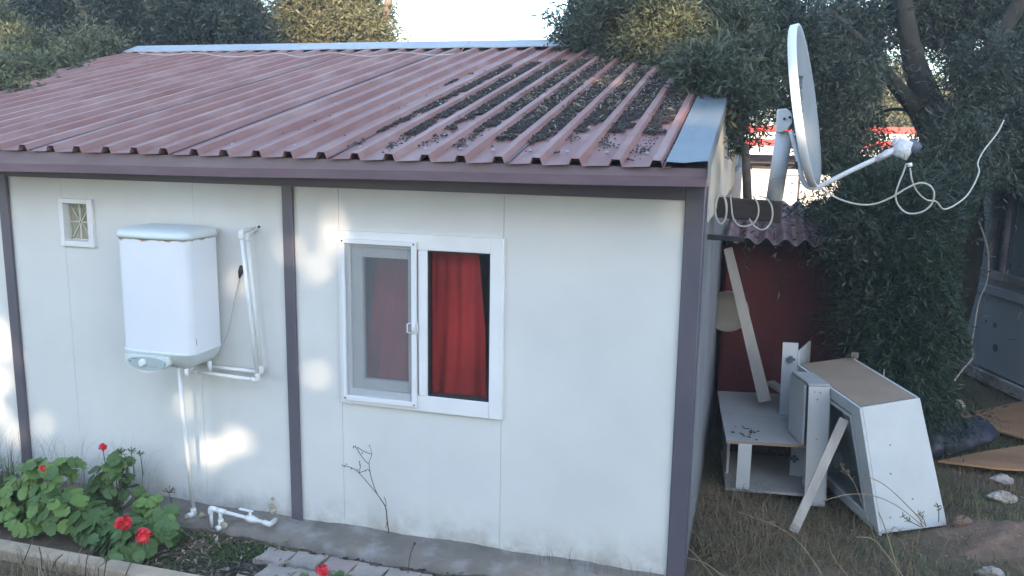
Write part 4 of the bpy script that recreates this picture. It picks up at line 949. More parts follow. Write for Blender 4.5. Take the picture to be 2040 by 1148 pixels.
tree('small olive tree with pale green leaves touching the left roof edge', lb, [([lb, (-7.75, 3.3, 1.4), (-7.7, 3.3, 2.6), (-7.6, 3.4, 3.2)], [.09, .07, .05, .02]), ([(-7.75, 3.3, 1.6), (-8.1, 3.2, 2.4), (-8.2, 3.3, 3.0)], [.05, .03, .015])],
     [dict(blobs=[bl(40, 110, 3.6, (.4, .4, .35)), bl(-20, 60, 3.8, .4), bl(70, 160, 3.3, (.3, .3, .16)), bl(20, 180, 3.0, (.25, .25, .2)), bl(110, 120, 3.9, .25), bl(-40, 160, 3.2, .4), bl(150, 110, 3.6, (.3, .3, .16)), bl(90, 170, 2.8, (.25, .25, .12)), bl(10, 170, 2.4, (.3, .3, .16)), bl(200, 90, 4.0, (.3, .3, .16)), bl(50, 150, 2.2, (.4, .3, .12)), bl(120, 130, 2.9, (.3, .3, .10)), bl(5, 182, 1.5, (.25, .25, .06)), bl(20, 130, 2.5, (.3, .3, .2)), bl(-60, 180, 1.9, .3)], ntw=7000, lpt=12, ll=.07, lw=.02, mtl=LEAFM, seed=32, twl=.26, shell=.1)])
mtb = Vector((-5.6, 8.2, 0))
tree('yellow-green sunlit tree rising behind the middle of the ridge', mtb, [([mtb, (-5.6, 8.2, 2.5), (-5.5, 8.2, 3.8), (-5.3, 8.2, 4.8)], [.16, .13, .09, .04]), ([(-5.6, 8.2, 2.6), (-6.2, 8.1, 3.6), (-6.5, 8, 4.4)], [.09, .06, .03])],
     [dict(blobs=[bl(600, 40, 8.2, .6), bl(690, 40, 8.2, .55), bl(740, 60, 8.1, .38), bl(640, -30, 8.3, .6), bl(760, 90, 8.0, .25), bl(560, 70, 8.2, .45), bl(770, 20, 8.3, .12), bl(720, 0, 8.3, .35)], ntw=5200, lpt=12, ll=.10, lw=.027, mtl=LEAFY, seed=33, twl=.36, shell=.1)], bark=BARKL, name='tree')
# sunlit trees far behind, seen through gaps
for i, (px, py, yy_, r_, lab) in enumerate(((1790, 190, 23, 2.2, 'sunlit yellowish tree far behind, seen left of the big trunk'), (1700, 330, 22, 1.1, 'sunlit tree far behind, seen below the dish'), (1300, 60, 17, 1.6, 'far tree beyond the ridge behind the right branches'), (260, 60, 16, 2.4, 'far tree behind the left dark olive'), (30, 30, 15, 2.4, 'far tree behind the upper left corner branches'))):
    c_ = at(px, py, y=yy_); base = Vector((c_.x, c_.y, 0)); 
    tree(lab, base, [([base, base.lerp(c_, .6), c_], [.2, .15, .05])], [dict(blobs=[(tuple(c_), (r_, r_, r_*.8)), (tuple(c_+Vector((r_*.7, .2, -.5))), r_*.6), (tuple(c_+Vector((-r_*.8, .2, -.3))), r_*.6)] , ntw=2600, lpt=11, ll=.17, lw=.06, mtl=(LEAFY if i in (0, 1) else LEAFM), seed=50+i, twl=.5, shell=.3)], bark=BARKL, name='tree')

# ------------------------------------------------------------------ tree row behind the viewer (casts the broken shade)
def uv_to_pt(u, w_, dist): return Vector((u, 0, w_))+SUN*dist
patches = []; opens = []
def patch(px, py, rx, ry, y=0):
    p = at(px, py, y=y); sc_ = (p-CAM).dot(FW)/FPX
    t = p.y/(-SUN.y) if y else 0   # project along the sun to the facade plane
    q_ = p+SUN*t if y else p
    patches.append((q_.x, q_.z, rx*sc_*1.12, ry*sc_))
for a in ((622, 455, 40, 66), (640, 520, 24, 46), (550, 470, 22, 48), (592, 690, 12, 16), (628, 745, 22, 14), (-10, 700, 54, 105), (10, 830, 50, 50), (88, 835, 8, 16), (370, 805, 14, 22), (368, 893, 10, 18), (420, 897, 26, 26), (478, 888, 11, 20), (474, 560, 8, 34)): patch(*a)
def gap_at(p, ru, rw):
    q_ = Vector(p)+SUN*(p[1]/(-SUN.y)); opens.append((q_.x, q_.z, ru, rw))
rn = Vector((0, -SL, 1)).normalized(); r0 = Vector((0, YE, ZE+.02))
gap_at(at_plane(1215, 163, r0, rn), .26, .10); gap_at(at_plane(1335, 145, r0, rn), .14, .05)   # spots on the upper roof
gap_at(at(1310, 70, y=3.2), .46, .32)          # lit clump above the roof
gap_at((.11, 1.2, 2.42), .6, .2)              # cabin gable
gap_at(at(60, 150, y=3.3), .45, .16); gap_at(at_plane(12, 206, r0, rn), .2, .03)
gap_at(at(20, 60, y=3.6), .25, .3); gap_at(at(30, 165, y=2.0), .3, .12); gap_at(at(180, 60, y=7), .3, .3)
PT = np.array(patches); PO = np.array(opens)
def extra_gap(u, w_): return (u > 6.8) & (w_ > 2.2)
g = np.random.default_rng(5); U_ = []; W_ = []; D_ = []
for lay in range(5):
    uu, ww = np.meshgrid(np.arange(-13, 9, .135), np.arange(-4.5, 9.2, .135)); uu = uu.ravel()+g.uniform(-.07, .07, uu.size); ww = ww.ravel()+g.uniform(-.07, .07, ww.size)
    U_.append(uu); W_.append(ww); D_.append(np.full(uu.size, 21.0)+lay*.25+g.uniform(-.1, .1, uu.size))
U_ = np.concatenate(U_); W_ = np.concatenate(W_); D_ = np.concatenate(D_)
top = np.interp(U_, [-13, -4.7, -4.1, -1.4, -.8, 6.2, 6.8, 9], [9.0, 8.6, 5.5, 5.3, 7.6, 8.2, 5.0, 4.6])+.25*np.sin(U_*3.1)+.2*np.sin(U_*7.7)
ok = (W_ < top-g.uniform(0, .5, W_.size)) & ~extra_gap(U_, W_)
thin = g.random(U_.size)
for (a, b_, c_, d_) in PO: ok &= ~(((U_-a)/c_)**2+((W_-b_)/d_)**2 < 1+.3*np.sin(U_*19+W_*13))
for (a, b_, c_, d_) in PT: ok &= ~((thin > .15) & (((U_-a)/(c_+.05))**2+((W_-b_)/(d_+.05))**2 < 1+.35*np.sin(U_*31+W_*17)))
# random thinning high up so that crowns get flecks of sun
ok &= ~((W_ > 4.6) & (U_ < -1) & (np.sin(U_*5.3+W_*2)*np.sin(W_*6.1+U_) > .62))
ok &= ~((W_ > 5.0) & (U_ > -.6) & (np.sin(U_*6.1+W_*2)*np.sin(W_*7.1+U_) > .66))
U_, W_, D_ = U_[ok], W_[ok], D_[ok]
C_ = np.stack([U_, np.zeros_like(U_), W_], 1)+np.array(SUN)[None]*D_[:, None]
okz = C_[:, 2] > .1; C_ = C_[okz]; nq = len(C_)
sR = np.array(Vector((math.cos(SUN_A), math.sin(SUN_A), 0))); an = g.uniform(0, 6.28, nq); up3 = np.array([0, 0, 1.0])
a1 = (np.cos(an)[:, None]*sR+np.sin(an)[:, None]*up3)*.105; a2 = (-np.sin(an)[:, None]*sR+np.cos(an)[:, None]*up3)*.105; tw_ = np.array(SUN)[None]*g.uniform(-.06, .06, nq)[:, None]
V = np.stack([C_-a1-tw_, C_+a2, C_+a1+tw_, C_-a2], 1)
xs_ = C_[:, 0]; cuts = [-99, -.5, 6, 12, 99]
for i in range(4):
    m_ = (xs_ > cuts[i]) & (xs_ <= cuts[i+1])
    if not m_.any(): continue
    Vi = V[m_].reshape(-1, 3); cx0 = float(xs_[m_].mean()); cy0 = float(C_[m_][:, 1].mean())
    cx0 = (-3.5, 1.2, 8.6, 13.2)[i]
    t = thing('tree', 'tree', 'tree', (cx0, cy0, 0), 'trees in the row behind the viewer')
    t['label'] = 'tall dense tree in the row behind the viewer, '+('leftmost', 'second from the left', 'third from the left', 'rightmost')[i]
    me_ = fast_mesh('crown', Vi, np.arange(len(Vi)).reshape(-1, 4), LEAFM); link_mesh('crown', me_, t)
    mb = MB(); mb.tube([(cx0, cy0, -.1), (cx0, cy0, 5), (cx0+.3, cy0, 9)], [.3, .22, .08], 9); mb.build('trunk', BARK, t, smooth=True)

# ------------------------------------------------------------------ geraniums
def leaf_mesh(seed, mtl):
    rr = random.Random(seed); n_ = 20; V = [(0, 0, 0)]; Fs = []
    for k in range(n_):
        a = math.pi*(-.46+.0)+2*math.pi*(k/(n_-1))*.96+.06; r_ = (.85 if k in (0, n_-1) else 1)*(1+.07*math.cos(k*math.pi))*(1+.05*math.sin(3*a+seed))
        V.append((.55*r_*math.cos(a), .55*r_*math.sin(a), .02)); 
    for k in range(n_):
        x_, y_, _ = V[1+k]; a = math.atan2(y_, x_); V.append((x_*1.82, y_*1.82, .13+.05*math.sin(4*a+seed)))
    for k in range(n_-1): Fs.append((0, 1+k, 2+k)); Fs.append((1+k, 1+k+n_, 2+k+n_, 2+k))
    me = bpy.data.meshes.new('leaf'); me.from_pydata(V, [], Fs); me.materials.append(mtl); me.update(); me.shade_smooth(); return me
LM = [leaf_mesh(i, GERA) for i in range(4)]; LMY = [leaf_mesh(i+9, GERAY) for i in range(3)]
def flower_head(parent, c_, r_, n_=46):
    V = []; Fs = []
    for k in range(n_):
        d = Vector((random.gauss(0, 1), random.gauss(0, 1), random.gauss(.3, .8))).normalized(); p = c_+d*r_*random.uniform(.55, 1)*1.0
        e = d.orthogonal().normalized(); f_ = d.cross(e); s_ = r_*random.uniform(.28, .42); b0 = len(V); ph = random.uniform(0, 6.28)
        V.append(p-d*s_*.2)
        for q_ in range(6):
            a = ph+q_*math.pi/3; V.append(p+(e*math.cos(a)+f_*math.sin(a))*s_+d*s_*random.uniform(-.1, .35))
        Fs += [(b0, b0+1+q_, b0+1+(q_+1) % 6) for q_ in range(6)]
    mb = MB(); mb.add(V, Fs); mb.build('flower_head', PETAL, parent)
def geranium(label, base, blobs, n_, size, bright, flowers, seeds=()):
    t = thing('geranium', label, 'geranium', tuple(base), 'red geraniums at the foot of the wall'); mb = MB(); rr = random.Random(int(base[0]*1000) % 997); mats = 0
    vols = [b[1][0]*b[1][2] for b in blobs]
    for k in range(n_):
        c_, r_ = rr.choices(blobs, vols)[0]; c_ = Vector(c_)
        d = Vector((rr.gauss(0, 1), rr.gauss(-.35, 1), rr.gauss(.35, .9))).normalized(); q_ = rr.uniform(.55, 1.0)
        p = c_+Vector((d.x*r_[0], d.y*r_[1], d.z*r_[2]))*q_
        if p.z < .02: p.z = rr.uniform(.02, .06)
        nr_ = (d*.8+Vector((rr.gauss(0, .35), rr.gauss(-.3, .35), .75))).normalized()
        s_ = size*rr.uniform(.65, 1.15)
        o = bpy.data.objects.new('leaf', (LMY if rr.random() < bright else LM)[rr.randrange(3)]); col.objects.link(o); o.parent = t
        o.location = p-Vector(base); o.rotation_mode = 'QUATERNION'; qn = nr_.to_track_quat('Z', 'Y'); 
        from mathutils import Quaternion
        o.rotation_quaternion = qn @ Quaternion((0, 0, 1), rr.uniform(0, 6.28)); o.scale = (s_*.5,)*3
        if k % 3 == 0: mb.tube([Vector(base)+Vector((rr.uniform(-.04, .04), rr.uniform(-.03, .03), 0)), (Vector(base)+p)*.5+Vector((0, 0, -.03)), p], .0028, 5, smooth=3)
    for (p, r_) in flowers:
        p = Vector(p); flower_head(t, p, r_); mb.tube([p, p+Vector((rr.uniform(-.02, .02), .01, -.12)), Vector(base)*.5+p*.5], .0028, 5, smooth=3)
    for (p, r_) in seeds:
        p = Vector(p)
        for k in range(16): d = Vector((rr.gauss(0, 1), rr.gauss(0, 1), rr.gauss(.8, .6))).normalized(); mb.tube([p, p+d*r_], [.0015, .003], 4)
        mb.tube([p, p+Vector((0, .01, -.15))], .003, 5)
    mb.build('stem', STEM, t, smooth=True)
    return t
yq = -.50
def gb(px, py, y, rx, rz_, ry=None): return (tuple(at(px, py, y=y)), (rx, ry or rx*.7, rz_))
geranium('bright green geranium with one red bud, leftmost and largest of the row', Vector((-4.02, -.50, 0)), [gb(90, 960, -.52, .20, .17), gb(40, 990, -.5, .18, .17), gb(120, 1010, -.6, .2, .15), gb(70, 1050, -.6, .2, .12), gb(140, 935, -.45, .08, .07), gb(20, 1060, -.55, .2, .1)], 190, .092, .7, [(at(84, 934, y=-.66), .020)])
geranium('dark green geranium with single red flower and dried seed heads, highest at the wall', Vector((-3.52, -.24, 0)), [gb(238, 935, -.22, .14, .09), gb(215, 960, -.24, .14, .10), gb(262, 975, -.24, .09, .07), gb(200, 985, -.22, .12, .07)], 78, .088, .05, [(at(205, 891, y=-.22), .026)], [(at(241, 904, y=-.22), .045), (at(262, 900, y=-.22), .03), (at(280, 905, y=-.22), .025)])
geranium('low dark geranium with two full red flower heads, spreading over the kerb', Vector((-3.35, -.58, 0)), [gb(230, 1060, -.56, .24, .12), gb(180, 1040, -.55, .2, .12), gb(270, 1075, -.62, .2, .10), gb(330, 1060, -.5, .12, .10), gb(250, 1100, -.72, .2, .07), gb(320, 1040, -.42, .1, .09)], 210, .092, .06, [(at(246, 1042, y=-.68), .046), (at(286, 1068, y=-.72), .046)])
geranium('small pale green geranium sprig behind the two red flower heads', Vector((-3.22, -.3, 0)), [gb(296, 1003, -.32, .09, .05), gb(280, 1015, -.34, .07, .05)], 24, .07, 1, [])
geranium('small geranium with one red flower head at the bottom edge, in front of the pavers', Vector((-2.05, -.75, -.05)), [gb(612, 1160, -.72, .06, .035), gb(680, 1162, -.74, .08, .04), gb(650, 1185, -.76, .1, .05)], 22, .085, .35, [(at(643, 1138, y=-.78), .034)])
# seed head right of the plants
wd = thing('dry_weed', 'tiny dried seed head on a stalk between the geraniums and the drain pipe', 'weed', tuple(at(343, 1000, z=.0))); mb = MB(); p = at(336, 982, y=-.2)
for k in range(14): d = Vector((random.gauss(0, 1.2), random.gauss(0, .6), random.gauss(.7, .3))).normalized(); mb.tube([p, p+d*.045], [.0012, .0028], 4)
mb.tube([p, at(343, 1004, z=0)], .002, 5); mb.build('stalk', DRYD, wd)
# thin dry branching stalk in front of the wall
st = thing('dry_weed', 'tall thin dry branching weed growing up against the wall below the window', 'weed', tuple(at(775, 1062, y=-.06))); mb = MB()
q = lambda px, py: at(px, py, y=-.06)
for pts in ([(775, 1062), (771, 1035), (768, 1010), (752, 985), (742, 960), (735, 925), (741, 905), (736, 888)], [(752, 985), (735, 965), (715, 942), (700, 932), (682, 927)], [(768, 1015), (769, 1000), (765, 990)], [(741, 905), (726, 900), (713, 892)], [(715, 942), (718, 930), (716, 920)], [(735, 925), (725, 915), (708, 890)], [(771, 1040), (768, 1052)], [(715, 942), (728, 938), (732, 935)]):
    mb.tube([q(*p) for p in pts], .0022 if pts[0] != (775, 1062) else [.0045, .004, .0035, .003, .0025, .002, .0015, .001], 5, smooth=3)
mb.build('stalk', DRYD, st); mb = MB()
for (px, py) in ((682, 927), (686, 930), (690, 925), (700, 934), (716, 920), (713, 892), (705, 889), (708, 890), (736, 888), (722, 903), (728, 938), (735, 937), (712, 936), (717, 926), (704, 892)): c_ = q(px, py); mb.tube([c_-Vector((0, 0, .004)), c_, c_+Vector((0, 0, .004))], [.002, .0045, .002], 5)
mb.build('seed_pod', DRYD, st)
st = thing('dry_weed', 'short dry weed with a dark seed pod standing on the concrete strip', 'weed', tuple(at(815, 1148, z=-.03))); mb = MB(); pp = [at(px, py, y=-.40) for px, py in ((812, 1150), (815, 1120), (819, 1100), (826, 1083))]
mb.tube(pp, .003, 5, smooth=3); mb.tube([pp[-1]-Vector((0, 0, .008)), pp[-1], pp[-1]+Vector((0, 0, .01))], [.004, .010, .004], 7); mb.build('stalk', DRYD, st)

# ------------------------------------------------------------------ cords on the roof
P = []
for k in range(64):
    t = k/63; px = 268+(905-268)*t; py = np.interp(px, [268, 280, 300, 340, 400, 480, 520, 560, 600, 640, 660, 690, 740, 800, 850, 905], [97, 105, 104, 107, 106, 110, 112, 104, 110, 108, 106, 107, 108, 105, 106, 105])+2.5*math.sin(px*.045)
    P.append(at_plane(px, py+2, (0, YE, ZE+.055), Vector((0, -SL, 1)).normalized()))
cable('white cord lying in waves along the ridge of the roof', P, .0045, 2, PLAST, 'cord', 'cord')
cable('thin white wire rising from the ridge into the sky', [at(918, 103, y=4.0), at(935, 82, y=4.0), at(958, 48, y=4.02), at(985, 15, y=4.05), at(1010, -20, y=4.1)], .004, 4, PLAST, 'wire', 'wire')

# ------------------------------------------------------------------ roof litter
def lumps(pts, sizes, name, mtl, label, cat, flat=.5, aniso=1.0, seed=1):
    g = np.random.default_rng(seed); n_ = len(pts); P_ = np.array(pts)
    oc = np.array([[1, 0, 0], [0, 1, 0], [-1, 0, 0], [0, -1, 0], [.3, .2, 1], [0, 0, -.4]]); S = np.array(sizes)[:, None, None]*oc[None]*g.uniform(.6, 1.3, (n_, 6, 1))
    S[:, :, 2] *= flat; S[:, :, 0] *= aniso
    a = g.uniform(0, 6.28, n_); ca, sa = np.cos(a), np.sin(a); X = S[:, :, 0]*ca[:, None]-S[:, :, 1]*sa[:, None]; Y = S[:, :, 0]*sa[:, None]+S[:, :, 1]*ca[:, None]
    V = np.stack([X, Y, S[:, :, 2]], -1)+P_[:, None, :]
    f = np.array([[0, 1, 4], [1, 2, 4], [2, 3, 4], [3, 0, 4], [1, 0, 5], [2, 1, 5], [3, 2, 5], [0, 3, 5]]); F = (f[None]+(np.arange(n_)*6)[:, None, None]).reshape(-1, 3)
    return tag(link_mesh(name, fast_mesh(name, V.reshape(-1, 3), F, mtl)), label, cat, kind='stuff')
pts = []; szs = []; lp_ = []; rr = random.Random(3)
def dens(k, y):
    """share of the channel k (right of rib k) that is covered at height y along the slope"""
    n1 = .5+.5*math.sin(y*5.1+k*2.3)*math.sin(y*2.7+k); n2 = .5+.5*math.sin(y*13+k*5)
    start = {9: 1.9, 10: .25, 11: .2, 12: .35, 13: .3, 14: .12, 15: .05, 16: .35, 17: .35, 18: .32, 19: 99}.get(k, 99)
    end = {9: 2.3, 10: 3.0, 11: 3.1, 12: 3.2, 13: 3.2, 14: 3.3, 15: 3.3, 16: 3.1, 17: 2.9, 18: 2.3}.get(k, 0)
    if y < start or y > end: return (.25 if (rr.random() < .006 and 9 <= k <= 18) else 0)
    base = {9: .25, 10: .3, 11: .55, 12: .55, 13: .6}.get(k, .95)
    gr = min(1, (y-start)/1.1)
    return max(0, min(1, base*(.5+1.15*gr)*(.6+.7*n1)+.15*n2-.06))
for k in range(9, 19):
    X = RX0+k*PITCH; y = -.3; off = 0
    while y < 3.35:
        d = dens(k, y)
        c1_ = math.sin(y*23+k*3.1)+.8*math.sin(y*41+k*7.7)+.6*math.sin(y*9.3+k)
        d = max(0, min(1, d*(1+.38*c1_))) if d < .8 else d
        wdt = .136*d
        for _ in range(int(wdt/.0062)):
            x = X+.064+rr.uniform(0, wdt)+abs(rr.gauss(0, .006)); yy_ = y+rr.uniform(-.02, .02); s_ = rr.uniform(.004, .0135)
            x = min(x, X+.198)
            pts.append((x, yy_, rz(yy_)+.006+s_*.35+rr.uniform(0, .007)*d)); szs.append(s_)
            if rr.random() < (.16 if k > 12 and y > .9 else .03): lp_.append((x, yy_, rz(yy_)+.018+rr.uniform(0, .010)))
        y += .014
for _ in range(120):   # loose little heaps lower down
    k = rr.choice((10, 11, 12, 12, 13, 13, 14, 14, 15, 15, 16, 17, 17, 18)); X = RX0+k*PITCH; y0_ = rr.uniform(-.1, 2.3); x0_ = X+.07+rr.uniform(0, .06); n_ = rr.randrange(4, 40)
    for _ in range(n_):
        x = min(X+.198, max(X+.066, x0_+rr.gauss(0, .012+.0004*n_))); yy_ = y0_+rr.gauss(0, .02+.002*n_); s_ = rr.uniform(.004, .011); pts.append((x, yy_, rz(yy_)+.005+s_*.3)); szs.append(s_)
for _ in range(60):
    k = rr.randrange(7, 19); x = RX0+k*PITCH+.07+rr.uniform(0, .12); yy_ = rr.uniform(-.2, 1.8); pts.append((x, yy_, rz(yy_)+.01)); szs.append(.009)
yy_ = YE
while yy_ < 3:
    pts.append((-.09+rr.uniform(-.008, .004), yy_, rz(yy_)+.008)); szs.append(.008); yy_ += rr.uniform(.01, .03)
lumps(pts, szs, 'roof_litter', MUCK, 'dark olives, soil and rotten leaves filling the roof channels', 'litter', .7, 1.0, 3)
def slivers(pts, name, mtl, label, L0, W0, seed, kind='stuff', cat='leaves', tilt=.35):
    g = np.random.default_rng(seed); P_ = np.array(pts); n_ = len(P_); a = g.uniform(0, 6.28, n_); tz = g.normal(0, tilt, n_)
    d = np.stack([np.cos(a), np.sin(a), tz], 1); d = unit(d); s_ = unit(np.cross(d, np.array([0, 0, 1.])+g.normal(0, .3, (n_, 3)))); L_ = L0*g.uniform(.5, 1.3, n_)[:, None]; W_ = W0*g.uniform(.6, 1.3, n_)[:, None]
    bend = np.array([0, 0, 1.])[None]*L_*g.uniform(-.1, .25, n_)[:, None]
    V = np.stack([P_, P_+d*L_*.5+s_*W_*.5+bend, P_+d*L_, P_+d*L_*.5-s_*W_*.5+bend], 1).reshape(-1, 3)
    return tag(link_mesh(name, fast_mesh(name, V, np.arange(n_*4).reshape(-1, 4), mtl)), label, cat, kind=kind)
slivers(lp_, 'fallen_leaves', LITTER, 'dry narrow olive leaves scattered over the dirt on the roof', .055, .010, 4)

# ------------------------------------------------------------------ ground cover
def blades(n_, area, h, w_, mtl, name, label, seed, lean=.5, mask=None, zf=None, cat='grass'):
    g = np.random.default_rng(seed); x = g.uniform(area[0], area[1], n_); y = g.uniform(area[2], area[3], n_)
    if mask is not None: m = mask(x, y, g); x, y = x[m], y[m]; n_ = len(x)
    z = ground_z(x, y) if zf is None else zf(x, y); a = g.uniform(0, 6.28, n_); H = h*g.uniform(.35, 1.3, n_)
    ld = np.stack([np.cos(a), np.sin(a), np.zeros(n_)], 1)*lean; b0 = np.stack([x, y, z-.005], 1); sdv = np.stack([-np.sin(a), np.cos(a), np.zeros(n_)], 1)*w_*.5
    ls = g.uniform(.3, 1.4, n_)[:, None]; m1 = b0+np.array([0, 0, 1.])*H[:, None]*.6+ld*H[:, None]*.35*ls; t1 = b0+np.array([0, 0, 1.])*H[:, None]*(1-.35*ls*lean)+ld*H[:, None]*1.0*ls
    V = np.stack([b0-sdv, b0+sdv, m1+sdv*.8, m1-sdv*.8, t1], 1).reshape(-1, 3); i5 = np.arange(n_)*5
    F = np.concatenate([np.stack([i5, i5+1, i5+2], 1), np.stack([i5, i5+2, i5+3], 1), np.stack([i5+3, i5+2, i5+4], 1)])
    return tag(link_mesh(name, fast_mesh(name, V, F, mtl)), label, cat, kind='stuff')
def clump(s, thr, seedo=0):
    def f(x, y, g):
        nz = vnoise(x+seedo, y-seedo, s)+.5*vnoise(x, y, s*2.7); return (nz+g.normal(0, .35, len(x)) > thr)
    return f
blades(36000, (.13, 3.4, -.5, 3.2), .055, .0035, GRASS, 'green_grass', 'short green grass growing over the ground by the cabinets', 1, .8, clump(2.4, .15))
blades(34000, (.13, 3.6, -.5, 3.4), .08, .003, STRAW, 'dry_grass', 'short dry straw mixed in with the grass by the cabinets', 2, 1.1, clump(3.1, .1, 3))
blades(15000, (.13, 3.0, -.5, 1.6), .11, .0032, STRAW, 'dry_grass', 'longer bleached straw lying over the grass in front of the cabinets', 18, 1.6, clump(2.7, .25, 9))
cm = lambda x, y, g: (np.hypot((x-.35)/.28, (y-.75)/.55) < 1)
blades(2600, (.12, .75, .1, 1.35), .20, .0035, STRAW, 'dry_grass', 'long dry straw tuft at the foot of the cabin corner', 5, 1.5, cm)
blades(16000, (.5, 4.5, 2.5, 6.5), .12, .005, GRASS, 'green_grass', 'taller green grass in the shade behind the cabinets', 6, .9, clump(2.0, 0))
bedz = lambda x, y: np.full_like(x, -.035)
blades(5200, (-3.2, -2.25, -.95, -.32), .03, .006, GRASS, 'ground_cover', 'small green weeds and moss on the soil left of the pavers', 7, 1.4, clump(7, .0), bedz)
g = np.random.default_rng(8); n_ = 900; xx = g.uniform(-3.25, -1.0, n_); yy2 = g.uniform(-1.0, -.28, n_); m_ = (g.random(n_) < np.clip(1.1-np.abs(xx+2.75)*.8, .12, 1)); xx, yy2 = xx[m_], yy2[m_]
slivers(np.stack([xx, yy2, np.full(len(xx), -.026)+g.uniform(0, .012, len(xx))], 1), 'fallen_leaves', LITTER, 'fallen dry leaves on the soil in front of the valve pipe', .05, .016, 9)
n_ = 3200; xx = g.uniform(-3.3, -.9, n_); yy2 = g.uniform(-1.2, -.28, n_)
lumps(np.stack([xx, yy2, np.full(n_, -.034)], 1), list(g.uniform(.004, .013, n_)), 'soil_crumbs', MUCK, 'dark soil crumbs between the pavers and along the concrete strip', 'soil', .6, 1, 10)
n_ = 700; xx = g.uniform(.15, 3.2, n_); yy2 = g.uniform(-.2, 2.6, n_)
lumps(np.stack([xx, yy2, ground_z(xx, yy2)+.004], 1), list(g.uniform(.004, .014, n_)), 'gravel', STONE, 'small pale stones scattered in the grass', 'stones', .6, 1, 11)
n_ = 170; aa = g.uniform(0, 6.28, n_); r3 = np.sqrt(g.random(n_)); xx = 2.0+.42*r3*np.cos(aa); yy2 = 1.0+.3*r3*np.sin(aa)
lumps(np.stack([xx, yy2, ground_z(xx, yy2)+.07*(1-r3**2)**1.5+.006], 1), list(g.uniform(.004, .012, n_)), 'gravel', STONE, 'pale crumbs of rubble on the soil heap', 'stones', .7, 1, 12)
# left foreground reeds
blades(3800, (-5.2, -2.9, -1.55, -.98), .20, .004, DRY, 'dry_grass', 'brown dry reeds in front of the kerb', 13, .7, clump(3, -.2), lambda x, y: np.full_like(x, -.06))
blades(1600, (-5.2, -3.7, -1.6, -.98), .16, .007, GRASS, 'green_grass', 'green weeds in front of the kerb', 14, .8, clump(3, .0, 5), lambda x, y: np.full_like(x, -.06))
blades(1500, (-5.3, -4.15, -.8, -.3), .36, .006, GRASS, 'green_grass', 'tall green weeds left of the bright geranium', 15, .5, None, lambda x, y: np.full_like(x, -.04))
blades(330, (-4.6, -3.4, -.32, -.1), .50, .0022, STRAW, 'feather_grass', 'wispy dry grass in front of the wall behind the geraniums', 16, .75, None, lambda x, y: np.full_like(x, -.03))
blades(60, (-.85, -.02, -.12, -.03), .12, .002, DRYD, 'dry_grass', 'thin dry blades at the foot of the wall right of the window', 17, .5, None, lambda x, y: np.full_like(x, -.0))
# arching dry stalks on the right
def weed(label, curves, r=.0028, m=DRY, leaf=0):
    t = thing('dry_weed', label, 'weed', tuple(curves[0][0])); 
    for c_ in curves: mb = MB(); mb.tube(c_, r, 5, smooth=5); mb.build('stalk', m, t, smooth=True)
    if leaf:
        mb = MB()
        for c_ in curves:
            for k in range(leaf):
                p = c_[-1].lerp(c_[-2], random.uniform(-.1, .9)); d = Vector((random.gauss(0, 1), random.gauss(0, .5), random.gauss(.5, 1))).normalized(); mb.bar(p, p+d*random.uniform(.015, .035), .006, .001)
        mb.build('seed_head', m, t)
    return t
wq = lambda L_: [at(px, py, y=yv) for px, py, yv in L_]
weed('bunch of long dry stalks arching left across the leaning cabinet', [wq(((1845, 1048, .85), (1800, 1000, .8), (1760, 965, .78), (1722, 947, .78))), wq(((1840, 1050, .85), (1790, 1010, .8), (1740, 988, .78), (1690, 985, .76), (1640, 998, .74))), wq(((1838, 1050, .85), (1830, 1030, .8), (1812, 1012, .8), (1790, 990, .8)))], leaf=0)
weed('grey-leaved weed standing in front of the white cabinet foot', [wq(((1845, 1050, .82), (1840, 1035, .82), (1830, 1022, .82))), wq(((1870, 1040, .9), (1870, 1020, .9), (1868, 1005, .9))), wq(((1835, 1050, .82), (1815, 1040, .82), (1800, 1030, .82)))], .003, STEM, 14)
weed('feathery dry grass head in front of the glass door', [wq(((1745, 1080, .7), (1720, 1010, .72), (1700, 960, .74), (1676, 930, .75)))], .0022, STRAW, 26)
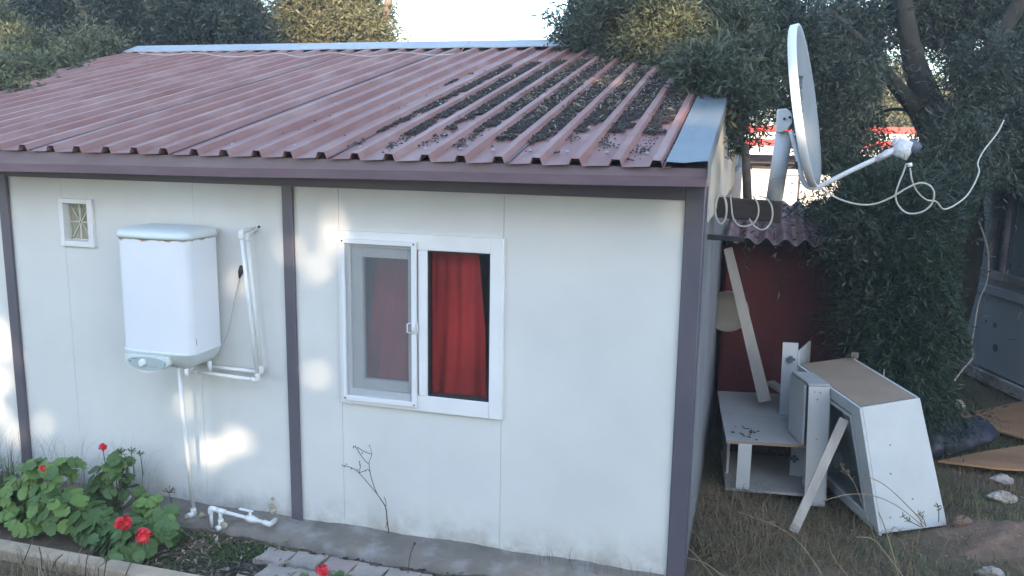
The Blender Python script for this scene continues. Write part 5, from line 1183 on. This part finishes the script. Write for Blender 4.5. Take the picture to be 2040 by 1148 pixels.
weed('long bare stalk rising from the bottom edge in front of the leaning cabinet', [wq(((1790, 1150, .3), (1775, 1090, .35), (1762, 1050, .4), (1750, 1020, .4))), wq(((1800, 1150, .3), (1770, 1110, .3), (1740, 1075, .3), (1705, 1070, .3)))], .003, DRY)
weed('long bare stalks crossing the grass in front of the slat', [wq(((1640, 1150, .25), (1600, 1090, .35), (1550, 1050, .4), (1470, 1020, .45))), wq(((1690, 1150, .25), (1660, 1110, .3), (1650, 1080, .3)))], .0026, DRY)
weed('pale dry stalks at the foot of the corner post', [wq(((1420, 1148, .1), (1385, 1105, .1), (1360, 1085, .1), (1335, 1068, .08))), wq(((1360, 1110, .1), (1368, 1075, .1), (1362, 1045, .1))), wq(((1440, 1148, .1), (1400, 1120, .1), (1345, 1108, .1)))], .0026, DRY)
weed('thin pale twigs growing from the soil heap', [wq(((1960, 1080, 1.0), (1950, 1030, 1.0), (1940, 985, 1.0))), wq(((1985, 1075, 1.0), (1975, 1050, 1.0), (1960, 1030, 1.0)))], .0025, STRAW, 6)
weed('bare brown twigs rising in front of the kerb', [[at(px, py, y=-1.0) for px, py in c_] for c_ in (((170, 1160), (172, 1120), (180, 1095)), ((85, 1160), (82, 1110), (78, 1090)), ((205, 1160), (212, 1120), (218, 1090), (222, 1080)), ((95, 1160), (110, 1120), (125, 1105)), ((245, 1160), (255, 1135), (262, 1120)), ((30, 1160), (55, 1100), (65, 1070)))], .003, DRYD)

# ------------------------------------------------------------------ thin volume added to lift the dark tones in place of lens glare
hm = bpy.data.materials.new('glare_veil_air'); hm.use_nodes = True; N = hm.node_tree.nodes; N.clear()
pv = N.new('ShaderNodeVolumePrincipled'); pv.inputs['Density'].default_value = .004; pv.inputs['Color'].default_value = (1, .98, .95, 1); pv.inputs['Anisotropy'].default_value = .2
mo = N.new('ShaderNodeOutputMaterial'); hm.node_tree.links.new(pv.outputs[0], mo.inputs['Volume'])
tag(MB().box(-251, 251, -250, 252, -1.3, 16).build('added_haze', hm), kind='stuff')
